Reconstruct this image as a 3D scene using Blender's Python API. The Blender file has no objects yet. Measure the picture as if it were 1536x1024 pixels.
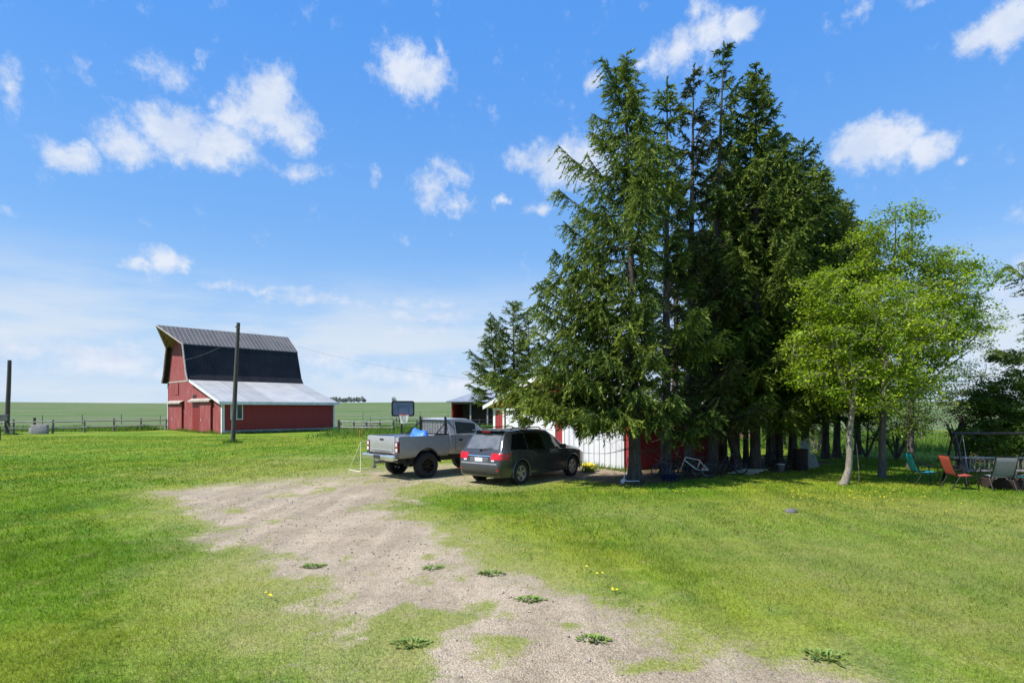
# Farmyard with a red gambrel barn, garage, two vehicles and a spruce shelterbelt
EXPOSURE = 0.6
SUN_DIR = (-.56, -.26, .785)
SUN_E = 4.6
SKY_S = .12
SKY_SAT, SKY_VAL, SKY_TINT = 1.0, 1.0, (.42, .82, 1.08)
VEIL, STRATUS, CLOUD_A, CLOUD_B = (3.7, 4.3, 5.0), (3.9, 4.4, 5.0), (4.45, 4.75, 5.3), (3.6, 4.1, 5.05)
LUSH, YELLOW, DARKG, DRY = (.118, .21, .010), (.205, .255, .022), (.062, .16, .009), (.29, .28, .08)
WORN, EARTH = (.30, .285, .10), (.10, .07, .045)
GRAV_A, GRAV_B, GRAV_C = (.43, .345, .25), (.35, .285, .205), (.22, .17, .115)
FIELD_A, FIELD_B, FIELD_C = (.088, .15, .045), (.13, .16, .075), (.175, .17, .105)
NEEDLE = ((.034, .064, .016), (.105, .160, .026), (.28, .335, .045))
NEEDLE_DRY = ((.026, .036, .012), (.075, .088, .024), (.18, .165, .06))
LEAF = ((.06, .14, .010), (.215, .345, .016), (.42, .51, .03))
LEAFDARK = ((.015, .035, .010), (.04, .085, .018), (.12, .18, .035))
LEAFBUSH = ((.03, .065, .012), (.085, .15, .022), (.20, .28, .045))
import bpy, bmesh, math, random
import numpy as np
from mathutils import Vector, Matrix, Euler
from mathutils.bvhtree import BVHTree
R = math.radians
sc = bpy.context.scene
COL = sc.collection
rng = np.random.default_rng(11)
random.seed(11)

# camera constants: eye height, focal length in photo pixels, principal column and horizon row.
# They are used to survey positions on the ground from the photograph.
F, H, CX, HY = 853.3, 2.35, 768.0, 612.0
def gp(px, py):
    Y = H * F / (py - HY)
    return ((px - CX) / F * Y, Y)
def wx(px, Y): return (px - CX) / F * Y
def wz(py, Y): return H + (HY - py) / F * Y

# ------------------------------------------------------------------ objects
def empty(name, loc=(0, 0, 0), rz=0.0):
    o = bpy.data.objects.new(name, None)
    o.empty_display_size = 0.2
    COL.objects.link(o)
    o.location = loc
    o.rotation_euler = (0, 0, rz)
    return o
def tag(o, label=None, cat=None, group=None, kind=None):
    if label: o['label'] = label
    if cat: o['category'] = cat
    if group: o['group'] = group
    if kind: o['kind'] = kind
    return o
def thing(name, label, cat, loc=(0, 0, 0), rz=0.0, group=None):
    return tag(empty(name, loc, rz), label, cat, group)
def copy_tree(o, parent=None):
    c = o.copy()
    COL.objects.link(c)
    if parent is not None: c.parent = parent
    for ch in list(o.children): copy_tree(ch, c)
    return c

class MB:
    """collects shapes, then links them as ONE mesh object"""
    def __init__(s): s.v, s.f = [], []
    def add(s, vs, fs, M=None):
        b = len(s.v)
        for p in vs:
            q = Vector(p)
            s.v.append(tuple(M @ q) if M is not None else tuple(q))
        s.f += [tuple(b + i for i in f) for f in fs]
        return s
    def box(s, c, d, rot=None, bev=0.0):
        x, y, z = d[0] / 2, d[1] / 2, d[2] / 2
        M = Matrix.Translation(c)
        if rot is not None: M = M @ Euler(rot).to_matrix().to_4x4()
        if bev > 0:
            bm = bmesh.new()
            bmesh.ops.create_cube(bm, size=1)
            bmesh.ops.scale(bm, vec=d, verts=bm.verts)
            bmesh.ops.bevel(bm, geom=list(bm.edges), offset=bev, segments=2, affect='EDGES', profile=.5)
            bm.verts.index_update()
            s.add([v.co for v in bm.verts], [[v.index for v in f.verts] for f in bm.faces], M)
            bm.free()
            return s
        vs = [(-x, -y, -z), (x, -y, -z), (x, y, -z), (-x, y, -z), (-x, -y, z), (x, -y, z), (x, y, z), (-x, y, z)]
        fs = [(0, 3, 2, 1), (4, 5, 6, 7), (0, 1, 5, 4), (1, 2, 6, 5), (2, 3, 7, 6), (3, 0, 4, 7)]
        return s.add(vs, fs, M)
    def bx(s, a, b, bev=0.0):
        return s.box([(a[i] + b[i]) / 2 for i in range(3)], [abs(b[i] - a[i]) for i in range(3)], None, bev)
    def tube(s, pts, rad, n=8, cap=True):
        pts = [Vector(p) for p in pts]
        if not hasattr(rad, '__len__'): rad = [rad] * len(pts)
        up = None
        rings = []
        for i, p in enumerate(pts):
            t = (pts[min(i + 1, len(pts) - 1)] - pts[max(i - 1, 0)])
            t = t.normalized() if t.length > 1e-9 else Vector((0, 0, 1))
            if up is None:
                a = Vector((1, 0, 0)) if abs(t.x) < .9 else Vector((0, 1, 0))
                up = t.cross(a).normalized()
            up = (up - t * up.dot(t))
            up = up.normalized() if up.length > 1e-9 else t.orthogonal().normalized()
            w = t.cross(up)
            rings.append([p + (up * math.cos(k * 2 * math.pi / n) + w * math.sin(k * 2 * math.pi / n)) * rad[i] for k in range(n)])
        vs = [q for r in rings for q in r]
        fs = []
        for i in range(len(pts) - 1):
            for k in range(n):
                a, b = i * n + k, i * n + (k + 1) % n
                fs.append((a, b, b + n, a + n))
        if cap:
            fs.append(tuple(range(n - 1, -1, -1)))
            fs.append(tuple((len(pts) - 1) * n + k for k in range(n)))
        return s.add(vs, fs)
    def prism(s, poly, h0, h1, axis='z'):
        """extrude polygon; axis z: (x,y) poly, axis x: (y,z) poly, axis y: (x,z) poly"""
        n = len(poly)
        def m(a, b, h): return (a, b, h) if axis == 'z' else ((h, a, b) if axis == 'x' else (a, h, b))
        vs = [m(a, b, h0) for a, b in poly] + [m(a, b, h1) for a, b in poly]
        fs = [tuple(range(n - 1, -1, -1)), tuple(range(n, 2 * n))]
        for i in range(n):
            j = (i + 1) % n
            fs.append((i, j, n + j, n + i))
        return s.add(vs, fs)
    def lathe(s, prof, n=24, M=None, axis='z', closed=False):
        vs, fs = [], []
        m = len(prof)
        for k in range(n):
            a = k * 2 * math.pi / n
            for r, h in prof:
                p = (r * math.cos(a), r * math.sin(a), h)
                if axis == 'y': p = (p[0], p[2], p[1])
                vs.append(p)
        mm = m if closed else m - 1
        for k in range(n):
            k2 = (k + 1) % n
            for i in range(mm):
                j = (i + 1) % m
                f = (k * m + i, k2 * m + i, k2 * m + j, k * m + j)
                fs.append(f if axis == 'z' else f[::-1])
        return s.add(vs, fs, M)
    def grid(s, G):
        """G[i][j] = point"""
        n, m = len(G), len(G[0])
        vs = [p for r in G for p in r]
        fs = [(i * m + j, i * m + j + 1, (i + 1) * m + j + 1, (i + 1) * m + j) for i in range(n - 1) for j in range(m - 1)]
        return s.add(vs, fs)
    def slab(s, a, b, c, d, t):
        """quad a b c d thickened by t along its normal"""
        a, b, c, d = map(Vector, (a, b, c, d))
        nn = (b - a).cross(d - a).normalized() * t
        vs = [a, b, c, d, a + nn, b + nn, c + nn, d + nn]
        return s.add(vs, [(0, 3, 2, 1), (4, 5, 6, 7), (0, 1, 5, 4), (1, 2, 6, 5), (2, 3, 7, 6), (3, 0, 4, 7)])
    def build(s, name, m, parent=None, smooth=None, fix=True):
        me = bpy.data.meshes.new(name)
        me.from_pydata(s.v, [], s.f)
        if fix:
            bm = bmesh.new(); bm.from_mesh(me)
            bmesh.ops.recalc_face_normals(bm, faces=bm.faces)
            bm.to_mesh(me); bm.free()
        if smooth is not None:
            me.shade_smooth()
            if smooth < 180: me.set_sharp_from_angle(angle=R(smooth))
        if m is not None: me.materials.append(m)
        o = bpy.data.objects.new(name, me)
        COL.objects.link(o)
        if parent is not None: o.parent = parent
        return o

def npmesh(name, V, Fc, m, parent=None, attrs=None, smooth=False):
    V = np.ascontiguousarray(V, dtype=np.float32); Fc = np.ascontiguousarray(Fc, dtype=np.int32)
    k = Fc.shape[1]
    me = bpy.data.meshes.new(name)
    me.vertices.add(len(V)); me.vertices.foreach_set('co', V.ravel())
    me.loops.add(Fc.size); me.loops.foreach_set('vertex_index', Fc.ravel())
    me.polygons.add(len(Fc))
    me.polygons.foreach_set('loop_start', np.arange(0, Fc.size, k, dtype=np.int32))
    if smooth: me.polygons.foreach_set('use_smooth', np.ones(len(Fc), dtype=bool))
    me.update(calc_edges=True)
    for an, av in (attrs or {}).items():
        at = me.attributes.new(an, 'FLOAT', 'POINT')
        at.data.foreach_set('value', np.ascontiguousarray(av, dtype=np.float32))
    if m is not None: me.materials.append(m)
    o = bpy.data.objects.new(name, me)
    COL.objects.link(o)
    if parent is not None: o.parent = parent
    return o

# ------------------------------------------------------------------ materials
def new_mat(name):
    m = bpy.data.materials.new(name); m.use_nodes = True
    nt = m.node_tree
    return m, nt, nt.nodes['Principled BSDF']
def N(nt, typ, **kw):
    n = nt.nodes.new(typ)
    for k, v in kw.items():
        if k.startswith('i_'): n.inputs[k[2:].replace('_', ' ')].default_value = v
        else: setattr(n, k, v)
    return n
def math_node(nt, op, a, b=None, c=None, clamp=False):
    n = nt.nodes.new('ShaderNodeMath'); n.operation = op; n.use_clamp = clamp
    for i, x in enumerate((a, b, c)):
        if x is None: continue
        if isinstance(x, (int, float)): n.inputs[i].default_value = x
        else: nt.links.new(x, n.inputs[i])
    return n.outputs[0]
def mixc(nt, fac, a, b, blend='MIX'):
    n = nt.nodes.new('ShaderNodeMix'); n.data_type = 'RGBA'; n.blend_type = blend
    for sock, x in ((n.inputs[0], fac), (n.inputs[6], a), (n.inputs[7], b)):
        if isinstance(x, (int, float)): sock.default_value = x
        elif isinstance(x, (tuple, list)): sock.default_value = (*x[:3], 1)
        else: nt.links.new(x, sock)
    return n.outputs[2]
def smooth(nt, x, lo, hi, to0=0.0, to1=1.0):
    n = nt.nodes.new('ShaderNodeMapRange'); n.interpolation_type = 'SMOOTHSTEP'
    nt.links.new(x, n.inputs[0])
    n.inputs[1].default_value = lo; n.inputs[2].default_value = hi
    n.inputs[3].default_value = to0; n.inputs[4].default_value = to1
    return n.outputs[0]
def noise(nt, vec, scale, detail=4.0, rough=.55, dist=0.0):
    n = nt.nodes.new('ShaderNodeTexNoise')
    n.inputs['Scale'].default_value = scale; n.inputs['Detail'].default_value = detail
    n.inputs['Roughness'].default_value = rough; n.inputs['Distortion'].default_value = dist
    if vec is not None: nt.links.new(vec, n.inputs['Vector'])
    return n.outputs['Fac']
def mapped(nt, vec, scale=(1, 1, 1), rot=(0, 0, 0), loc=(0, 0, 0)):
    n = nt.nodes.new('ShaderNodeMapping')
    n.inputs['Scale'].default_value = scale; n.inputs['Rotation'].default_value = rot; n.inputs['Location'].default_value = loc
    nt.links.new(vec, n.inputs['Vector'])
    return n.outputs[0]
def bump(nt, bsdf, h, strength=.3, dist=.02):
    n = nt.nodes.new('ShaderNodeBump'); n.inputs['Strength'].default_value = strength; n.inputs['Distance'].default_value = dist
    nt.links.new(h, n.inputs['Height']); nt.links.new(n.outputs[0], bsdf.inputs['Normal'])
def mat(name, col, col2=None, rough=.6, metal=0.0, scale=3.0, stretch=(1, 1, 1), detail=5.0, bmp=0.0, coat=0.0, spec=None, lo=.35, hi=.65, bdist=.01):
    m, nt, b = new_mat(name)
    b.inputs['Roughness'].default_value = rough; b.inputs['Metallic'].default_value = metal
    if coat: b.inputs['Coat Weight'].default_value = coat; b.inputs['Coat Roughness'].default_value = .06
    if spec is not None: b.inputs['Specular IOR Level'].default_value = spec
    tc = nt.nodes.new('ShaderNodeTexCoord')
    v = mapped(nt, tc.outputs['Object'], stretch)
    f = noise(nt, v, scale, detail)
    if col2 is None: col2 = tuple(c * .82 for c in col)
    nt.links.new(mixc(nt, smooth(nt, f, lo, hi), col, col2), b.inputs['Base Color'])
    if bmp: bump(nt, b, noise(nt, v, scale * 4, 4), bmp, bdist)
    return m

# ------------------------------------------------------------------ 2-D noise for meshes
def vnoise(x, y, seed=0):
    """smooth value noise, vectorised"""
    x = np.asarray(x, dtype=np.float64); y = np.asarray(y, dtype=np.float64)
    xi = np.floor(x).astype(np.int64); yi = np.floor(y).astype(np.int64)
    fx = x - xi; fy = y - yi
    fx = fx * fx * (3 - 2 * fx); fy = fy * fy * (3 - 2 * fy)
    def h(a, b):
        n = (a * 374761393 + b * 668265263 + seed * 974634777) & 0x7fffffff
        n = ((n ^ (n >> 13)) * 1274126177) & 0x7fffffff
        return ((n ^ (n >> 16)) & 0xffff) / 65535.0
    return (h(xi, yi) * (1 - fx) + h(xi + 1, yi) * fx) * (1 - fy) + (h(xi, yi + 1) * (1 - fx) + h(xi + 1, yi + 1) * fx) * fy
def fbm(x, y, seed=0, oct=4):
    s, a, t = 0.0, 1.0, 0.0
    for o in range(oct):
        s = s + a * vnoise(x * 2 ** o, y * 2 ** o, seed + o); t += a; a *= .5
    return s / t
def sstep(x, a, b):
    t = np.clip((x - a) / (b - a), 0, 1)
    return t * t * (3 - 2 * t)
def poly_sd(px, py, poly):
    """signed distance to polygon, positive inside"""
    d = np.full(px.shape, 1e9); ins = np.zeros(px.shape, bool)
    n = len(poly)
    for i in range(n):
        ax, ay = poly[i]; bx, by = poly[(i + 1) % n]
        ex, ey = bx - ax, by - ay
        t = np.clip(((px - ax) * ex + (py - ay) * ey) / (ex * ex + ey * ey + 1e-12), 0, 1)
        d = np.minimum(d, np.hypot(px - ax - t * ex, py - ay - t * ey))
        c = ((ay > py) != (by > py))
        with np.errstate(divide='ignore', invalid='ignore'):
            xc = ax + (py - ay) / (by - ay if by != ay else 1e-9) * ex
        ins ^= c & (px < xc)
    return np.where(ins, d, -d)
# ------------------------------------------------------------------ camera, sun, sky
cam = bpy.data.cameras.new('camera'); cam_o = bpy.data.objects.new('camera', cam); COL.objects.link(cam_o)
cam_o.location = (0, 0, H); cam_o.rotation_euler = (R(90), 0, 0)
cam.sensor_width = 36.0; cam.lens = F * 36 / 1536
cam.shift_y = (HY - 512) / 1536
cam.clip_start = .05; cam.clip_end = 9000
sc.camera = cam_o
sc.view_settings.view_transform = 'Standard'; sc.view_settings.look = 'None'
sc.view_settings.exposure = EXPOSURE; sc.view_settings.gamma = 1

SUN = Vector(SUN_DIR).normalized()
sun = bpy.data.lights.new('sun', 'SUN'); sun.energy = SUN_E; sun.angle = R(.53); sun.color = (1.0, .95, .86)
sun_o = bpy.data.objects.new('sun', sun); COL.objects.link(sun_o)
sun_o.rotation_euler = SUN.to_track_quat('Z', 'Y').to_euler(); sun_o.location = (-30, 10, 40)

world = bpy.data.worlds.new('World'); sc.world = world; world.use_nodes = True
nt = world.node_tree
bg = nt.nodes['Background']; bg.inputs['Strength'].default_value = SKY_S
sky = nt.nodes.new('ShaderNodeTexSky'); sky.sky_type = 'NISHITA'; sky.sun_disc = False
sky.sun_elevation = math.asin(SUN.z); sky.sun_rotation = math.atan2(SUN.x, SUN.y)
sky.altitude = 900; sky.air_density = 1.0; sky.dust_density = .6; sky.ozone_density = 2.0
tc = nt.nodes.new('ShaderNodeTexCoord')
nrm = N(nt, 'ShaderNodeVectorMath', operation='NORMALIZE'); nt.links.new(tc.outputs['Generated'], nrm.inputs[0])
sep = nt.nodes.new('ShaderNodeSeparateXYZ'); nt.links.new(nrm.outputs[0], sep.inputs[0])
az = math_node(nt, 'ARCTAN2', sep.outputs[0], sep.outputs[1])
el = math_node(nt, 'ARCSINE', sep.outputs[2])
ae = nt.nodes.new('ShaderNodeCombineXYZ'); nt.links.new(az, ae.inputs[0]); nt.links.new(el, ae.inputs[1])
# wisps: the cloud outline is pushed about by noise
def cnoise(scale, detail, rough=.6, seed=0.0, stretch=(1, 1, 1)):
    return noise(nt, mapped(nt, ae.outputs[0], stretch, (0, 0, 0), (seed, seed * .7, seed * 1.3)), scale, detail, rough)
wa = math_node(nt, 'MULTIPLY', math_node(nt, 'SUBTRACT', cnoise(13, 7, .62, 1.7), .5), .075)
wb = math_node(nt, 'MULTIPLY', math_node(nt, 'SUBTRACT', cnoise(13, 7, .62, 5.3), .5), .06)
wv = nt.nodes.new('ShaderNodeCombineXYZ'); nt.links.new(wa, wv.inputs[0]); nt.links.new(wb, wv.inputs[1])
warp = N(nt, 'ShaderNodeVectorMath', operation='ADD'); nt.links.new(ae.outputs[0], warp.inputs[0]); nt.links.new(wv.outputs[0], warp.inputs[1])
CLOUDS = [(115, 236, 60, 22, 1.0), (205, 218, 62, 32, .95), (265, 202, 66, 42, 1.05), (325, 218, 60, 34, 1.0), (360, 185, 50, 34, .8), (400, 150, 52, 42, 1.05), (438, 190, 50, 34, .9),
          (322, 150, 25, 20, .5), (255, 112, 46, 32, .62), (303, 92, 22, 12, .45), (125, 112, 24, 20, .55), (12, 130, 30, 40, .75),
          (600, 100, 46, 36, 1.0), (632, 118, 44, 32, .95), (656, 68, 16, 20, .6), (645, 285, 28, 36, .72), (688, 262, 28, 20, .55),
          (688, 308, 32, 17, .75), (752, 303, 13, 9, .7), (808, 311, 32, 10, .6), (800, 240, 50, 20, .65), (850, 240, 70, 40, 1.0),
          (884, 120, 16, 18, .6), (1020, 75, 50, 30, .8), (1060, 58, 52, 34, .9), (1115, 42, 46, 20, .85), (1045, 12, 22, 24, .65),
          (1290, 218, 58, 36, 1.15), (1340, 216, 60, 36, 1.2), (1392, 226, 38, 24, 1.1), (1470, 62, 44, 22, 1.0), (1516, 40, 52, 34, 1.2), (1305, 10, 36, 22, .65),
          (1375, 2, 44, 12, .6), (1450, 238, 12, 8, .45), (455, 260, 44, 18, .65), (565, 265, 14, 20, .45), (258, 390, 40, 20, 1.0), (215, 398, 30, 12, .6),
          (625, 500, 70, 9, .6), (962, 94, 14, 9, .55), (150, 545, 120, 30, .85), (50, 522, 90, 24, .75), (215, 560, 60, 20, .7), (700, 572, 80, 22, .7), (520, 452, 170, 12, .55), (390, 432, 120, 9, .5), (640, 478, 110, 9, .5), (480, 540, 70, 22, .6), (15, 320, 30, 16, .4),
          (1515, 440, 60, 50, .6), (580, 560, 110, 28, .65)]
acc = None
for (px, py, rx, ry, w) in CLOUDS:
    dx = (px - CX) / F
    a0 = math.atan(dx); e0 = math.atan2((HY - py) / F, math.hypot(1, dx))
    ca = math.cos(a0)
    sx = rx / F * ca * ca * 1.34; sy = ry / F * ca * 1.34
    s1 = N(nt, 'ShaderNodeVectorMath', operation='SUBTRACT'); nt.links.new(warp.outputs[0], s1.inputs[0]); s1.inputs[1].default_value = (a0, e0, 0)
    s2 = N(nt, 'ShaderNodeVectorMath', operation='MULTIPLY'); nt.links.new(s1.outputs[0], s2.inputs[0]); s2.inputs[1].default_value = (1 / sx, 1 / sy, 0)
    s3 = N(nt, 'ShaderNodeVectorMath', operation='LENGTH'); nt.links.new(s2.outputs[0], s3.inputs[0])
    val = math_node(nt, 'MULTIPLY_ADD', s3.outputs['Value'], -w, w)
    acc = val if acc is None else math_node(nt, 'MAXIMUM', acc, val)
# away from the photographed part of the sky: scattered noise clouds
back = math_node(nt, 'MULTIPLY', smooth(nt, math_node(nt, 'ABSOLUTE', az), .95, 1.25), math_node(nt, 'MULTIPLY_ADD', cnoise(3.2, 5, .55, 3.1, (1, 1.8, 1)), 3.2, -1.75))
acc = math_node(nt, 'MAXIMUM', acc, back)
fine = math_node(nt, 'SUBTRACT', cnoise(20, 12, .68, 2.2), .5)
dens = smooth(nt, math_node(nt, 'MULTIPLY_ADD', fine, 1.75, acc), .12, .80)
# thin stratus near the horizon
st = cnoise(2.6, 6, .58, 7.9, (1, 4.5, 1))
lowband = smooth(nt, el, .26, .08)
st = math_node(nt, 'MULTIPLY', smooth(nt, st, .36, .60), lowband)
veil = math_node(nt, 'MULTIPLY', smooth(nt, el, .30, 0.0), .68)
sky_sat = N(nt, 'ShaderNodeHueSaturation'); sky_sat.inputs['Saturation'].default_value = SKY_SAT; sky_sat.inputs['Value'].default_value = SKY_VAL
nt.links.new(sky.outputs[0], sky_sat.inputs['Color'])
base = mixc(nt, 1.0, sky_sat.outputs[0], SKY_TINT, 'MULTIPLY')
grad = mixc(nt, smooth(nt, el, .08, .62), (1.55, 2.95, 5.1), (.64, 2.05, 5.3))
base = mixc(nt, .8, base, grad)
base = mixc(nt, veil, base, VEIL)
base = mixc(nt, math_node(nt, 'MULTIPLY', st, .95), base, STRATUS)
shade = smooth(nt, cnoise(16, 8, .6, 4.4, (1, 1.6, 1)), .36, .66)
ccol = mixc(nt, shade, CLOUD_A, CLOUD_B)
base = mixc(nt, math_node(nt, 'MULTIPLY', dens, .93), base, ccol)
nt.links.new(base, bg.inputs['Color'])
# ------------------------------------------------------------------ ground
DRIVE = [gp(258, 738), gp(300, 762), gp(345, 792), gp(395, 835), gp(450, 880), gp(500, 925), gp(545, 975), gp(575, 1024),
         (-.6, 3), (.8, -2), (3, -8), (8, -8), (4.2, 1.5), gp(1190, 1024), gp(1060, 982), gp(960, 946), gp(870, 913), gp(785, 878), gp(720, 850),
         gp(650, 815), gp(600, 785), gp(575, 764), gp(568, 748), gp(610, 733), gp(700, 727), gp(800, 722), gp(880, 716), gp(940, 713), gp(945, 706),
         gp(868, 698), gp(760, 694), gp(660, 697), gp(545, 706), gp(400, 721), gp(320, 729)]
TUFTS = [(690, 930, 120, 24), (620, 955, 60, 22), (760, 965, 70, 20), (570, 990, 60, 34), (640, 752, 60, 10), (680, 738, 60, 9),
         (1000, 1000, 70, 12), (620, 735, 40, 10)]
def drive_mask(x, y):
    sd = poly_sd(x, y, DRIVE)
    n = fbm(x * .9, y * .9, 3, 4) - .5
    n2 = fbm(x * 3.1, y * 3.1, 13, 3) - .5
    m = sstep(sd + n * 1.7 + n2 * .8, -1.05, .65)
    for (px, py, rx, ry) in TUFTS:
        cx, cy = gp(px, py); ex = rx / F * cy
        ey = abs(gp(px, py - ry)[1] - gp(px, py + ry)[1]) / 2
        d = np.hypot((x - cx) / ex, (y - cy) / ey)
        m = m * (1 - .78 * sstep(d + n * 2.4 + n2 * 1.2, 1.25, .35))
    # ragged tufts through the whole drive
    m = m * (1 - .6 * sstep(fbm(x * 1.1, y * .9, 51, 4) + .5 * n2, .63, .82))
    # thin, half grown over where the vehicles stand
    m = m * (1 - .45 * sstep(y, 14.5, 18.5))
    return m, sd
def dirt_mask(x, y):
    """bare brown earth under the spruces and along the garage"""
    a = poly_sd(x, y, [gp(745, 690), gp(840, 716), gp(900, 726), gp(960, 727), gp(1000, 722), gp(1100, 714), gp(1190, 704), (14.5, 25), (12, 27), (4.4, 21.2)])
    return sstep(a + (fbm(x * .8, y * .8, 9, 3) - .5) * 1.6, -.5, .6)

# colour of the turf: patches of lush, yellowish, dry and clover-dark grass
g = bpy.data.node_groups.new('turf_colour', 'ShaderNodeTree')
g.interface.new_socket('Wear', in_out='INPUT', socket_type='NodeSocketFloat')
g.interface.new_socket('Dirt', in_out='INPUT', socket_type='NodeSocketFloat')
g.interface.new_socket('Color', in_out='OUTPUT', socket_type='NodeSocketColor')
gi = g.nodes.new('NodeGroupInput'); go = g.nodes.new('NodeGroupOutput')
pos = g.nodes.new('ShaderNodeNewGeometry').outputs['Position']
n1 = noise(g, pos, .16, 5, .6); n2 = noise(g, mapped(g, pos, (1, 1, 1), (0, 0, .5), (7, 3, 0)), .75, 5, .62)
n3 = noise(g, mapped(g, pos, (1, 1, 1), (0, 0, 0), (17, 31, 0)), 2.6, 5, .65); n4 = noise(g, pos, 26, 3, .6)
c = mixc(g, smooth(g, n1, .42, .58), LUSH, YELLOW)
c = mixc(g, math_node(g, 'MULTIPLY', smooth(g, n2, .48, .66), .7), c, DARKG)
c = mixc(g, math_node(g, 'MULTIPLY', smooth(g, n3, .52, .74), .6), c, DRY)
st_ = noise(g, mapped(g, pos, (1.5, .12, 1), (0, 0, R(-32))), 1.0, 3, .5)
c = mixc(g, .8, c, mixc(g, smooth(g, st_, .36, .64), (.84, .86, .84), (1.17, 1.14, 1.12)), 'MULTIPLY')
wf = math_node(g, 'ADD', gi.outputs['Wear'], math_node(g, 'MULTIPLY', math_node(g, 'SUBTRACT', n3, .5), math_node(g, 'MULTIPLY', gi.outputs['Wear'], 2.2)), clamp=True)
c = mixc(g, math_node(g, 'MULTIPLY', wf, .8), c, WORN)
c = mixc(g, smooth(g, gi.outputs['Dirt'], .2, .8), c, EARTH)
c = mixc(g, .55, c, mixc(g, smooth(g, n4, .25, .75), (.35, .35, .3), (1.5, 1.5, 1.4)), 'MULTIPLY')
g.links.new(c, go.inputs['Color'])
def turf_node(nt, wear='wear', dirt='dirt'):
    gn = nt.nodes.new('ShaderNodeGroup'); gn.node_tree = g
    for s, a in (('Wear', wear), ('Dirt', dirt)):
        an = nt.nodes.new('ShaderNodeAttribute'); an.attribute_name = a
        nt.links.new(an.outputs['Fac'], gn.inputs[s])
    return gn.outputs['Color']

m_lawn, nt, b = new_mat('lawn'); b.inputs['Roughness'].default_value = .9; b.inputs['Specular IOR Level'].default_value = .15
nt.links.new(turf_node(nt), b.inputs['Base Color'])
p_ = nt.nodes.new('ShaderNodeNewGeometry').outputs['Position']
bump(nt, b, noise(nt, p_, 14, 6, .7), .9, .05)

m_grav, nt, b = new_mat('gravel'); b.inputs['Roughness'].default_value = .92; b.inputs['Specular IOR Level'].default_value = .2
p_ = nt.nodes.new('ShaderNodeNewGeometry').outputs['Position']
vo = nt.nodes.new('ShaderNodeTexVoronoi'); vo.inputs['Scale'].default_value = 60; nt.links.new(p_, vo.inputs['Vector'])
peb = nt.nodes.new('ShaderNodeSeparateColor'); nt.links.new(vo.outputs['Color'], peb.inputs[0])
gc = mixc(nt, smooth(nt, noise(nt, p_, .8, 5, .6), .35, .65), GRAV_A, GRAV_B)
gc = mixc(nt, math_node(nt, 'MULTIPLY', smooth(nt, noise(nt, p_, 5, 6, .7), .50, .72), .7), gc, GRAV_C)
gc = mixc(nt, .5, gc, mixc(nt, smooth(nt, peb.outputs[0], .0, 1.0), (.50, .49, .48), (1.36, 1.35, 1.33)), 'MULTIPLY')
rut = smooth(nt, noise(nt, mapped(nt, p_, (1.3, .16, 1), (0, 0, R(35))), 1.0, 4, .55), .42, .60)
gc = mixc(nt, .7, gc, mixc(nt, rut, (.84, .83, .80), (1.12, 1.12, 1.12)), 'MULTIPLY')
an = nt.nodes.new('ShaderNodeAttribute'); an.attribute_name = 'gravel'
jit = math_node(nt, 'MULTIPLY', math_node(nt, 'SUBTRACT', noise(nt, p_, 2.6, 10, .78), .5), 2.3)
jit = math_node(nt, 'ADD', jit, math_node(nt, 'MULTIPLY', math_node(nt, 'SUBTRACT', noise(nt, p_, 19, 4, .7), .5), 1.0))
fac = smooth(nt, math_node(nt, 'ADD', an.outputs['Fac'], jit), .14, .78)
nt.links.new(mixc(nt, fac, turf_node(nt), gc), b.inputs['Base Color'])
hh = math_node(nt, 'ADD', math_node(nt, 'MULTIPLY', vo.outputs['Distance'], -.5), math_node(nt, 'MULTIPLY', noise(nt, p_, 9, 6, .7), 1.0))
bump(nt, b, hh, .8, .03)

def sheet(name, xs, ys, z, m, attrs, cull=None):
    XX, YY = np.meshgrid(xs, ys)
    zz_ = z(XX, YY) if callable(z) else np.full(XX.shape, z)
    V = np.stack([XX, YY, zz_], -1).reshape(-1, 3)
    ny, nx = XX.shape
    i = np.arange(ny - 1)[:, None] * nx + np.arange(nx - 1)[None]
    Fc = np.stack([i, i + 1, i + 1 + nx, i + nx], -1).reshape(-1, 4)
    if cull is not None:
        k = cull(V[:, 0], V[:, 1])
        Fc = Fc[k[Fc].any(1)]
        used = np.unique(Fc); mp = np.zeros(len(V), int); mp[used] = np.arange(len(used))
        V = V[used]; Fc = mp[Fc]
    at = {k: f(V[:, 0], V[:, 1]) for k, f in attrs.items()}
    return npmesh(name, V, Fc, m, attrs=at, smooth=True)
def wear(x, y):
    m, sd = drive_mask(x, y)
    # tyre tracks and dry ground beside the drive, worn patches on the right lawn
    w = .85 * sstep(sd + (fbm(x * .5, y * .5, 21, 3) - .5) * 2.2, -2.1, -.1)
    for (px, py, r, s) in [(1380, 880, 1.4, .5), (1400, 945, 1.3, .6), (1250, 985, 1.5, .55), (1170, 830, 1.6, .35), (330, 905, 1.6, .4), (255, 860, 1.2, .35), (350, 705, 5, .4), (480, 690, 5, .5), (1110, 860, 1.0, .35), (1300, 930, 2.2, .35)]:
        cx, cy = gp(px, py)
        w = np.maximum(w, s * sstep(np.hypot(x - cx, (y - cy)) / r + (fbm(x * 1.3, y * 1.3, 5, 3) - .5) * 1.2, 1.1, .2))
    w = np.maximum(w, .6 * sstep(x + .35 * y, 4.0, 7.5) * sstep(y, 17, 12.5) * (.35 + .9 * fbm(x * .45, y * .45, 61, 3)))
    return w
xs = np.arange(-62, 46.1, .3); ys = np.arange(-9, 61.1, .3)
lawn = sheet('lawn', xs, ys, 0.0, m_lawn, {'wear': wear, 'dirt': dirt_mask}); tag(lawn, 'mown green lawn round the gravel drive', kind='structure')
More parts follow.
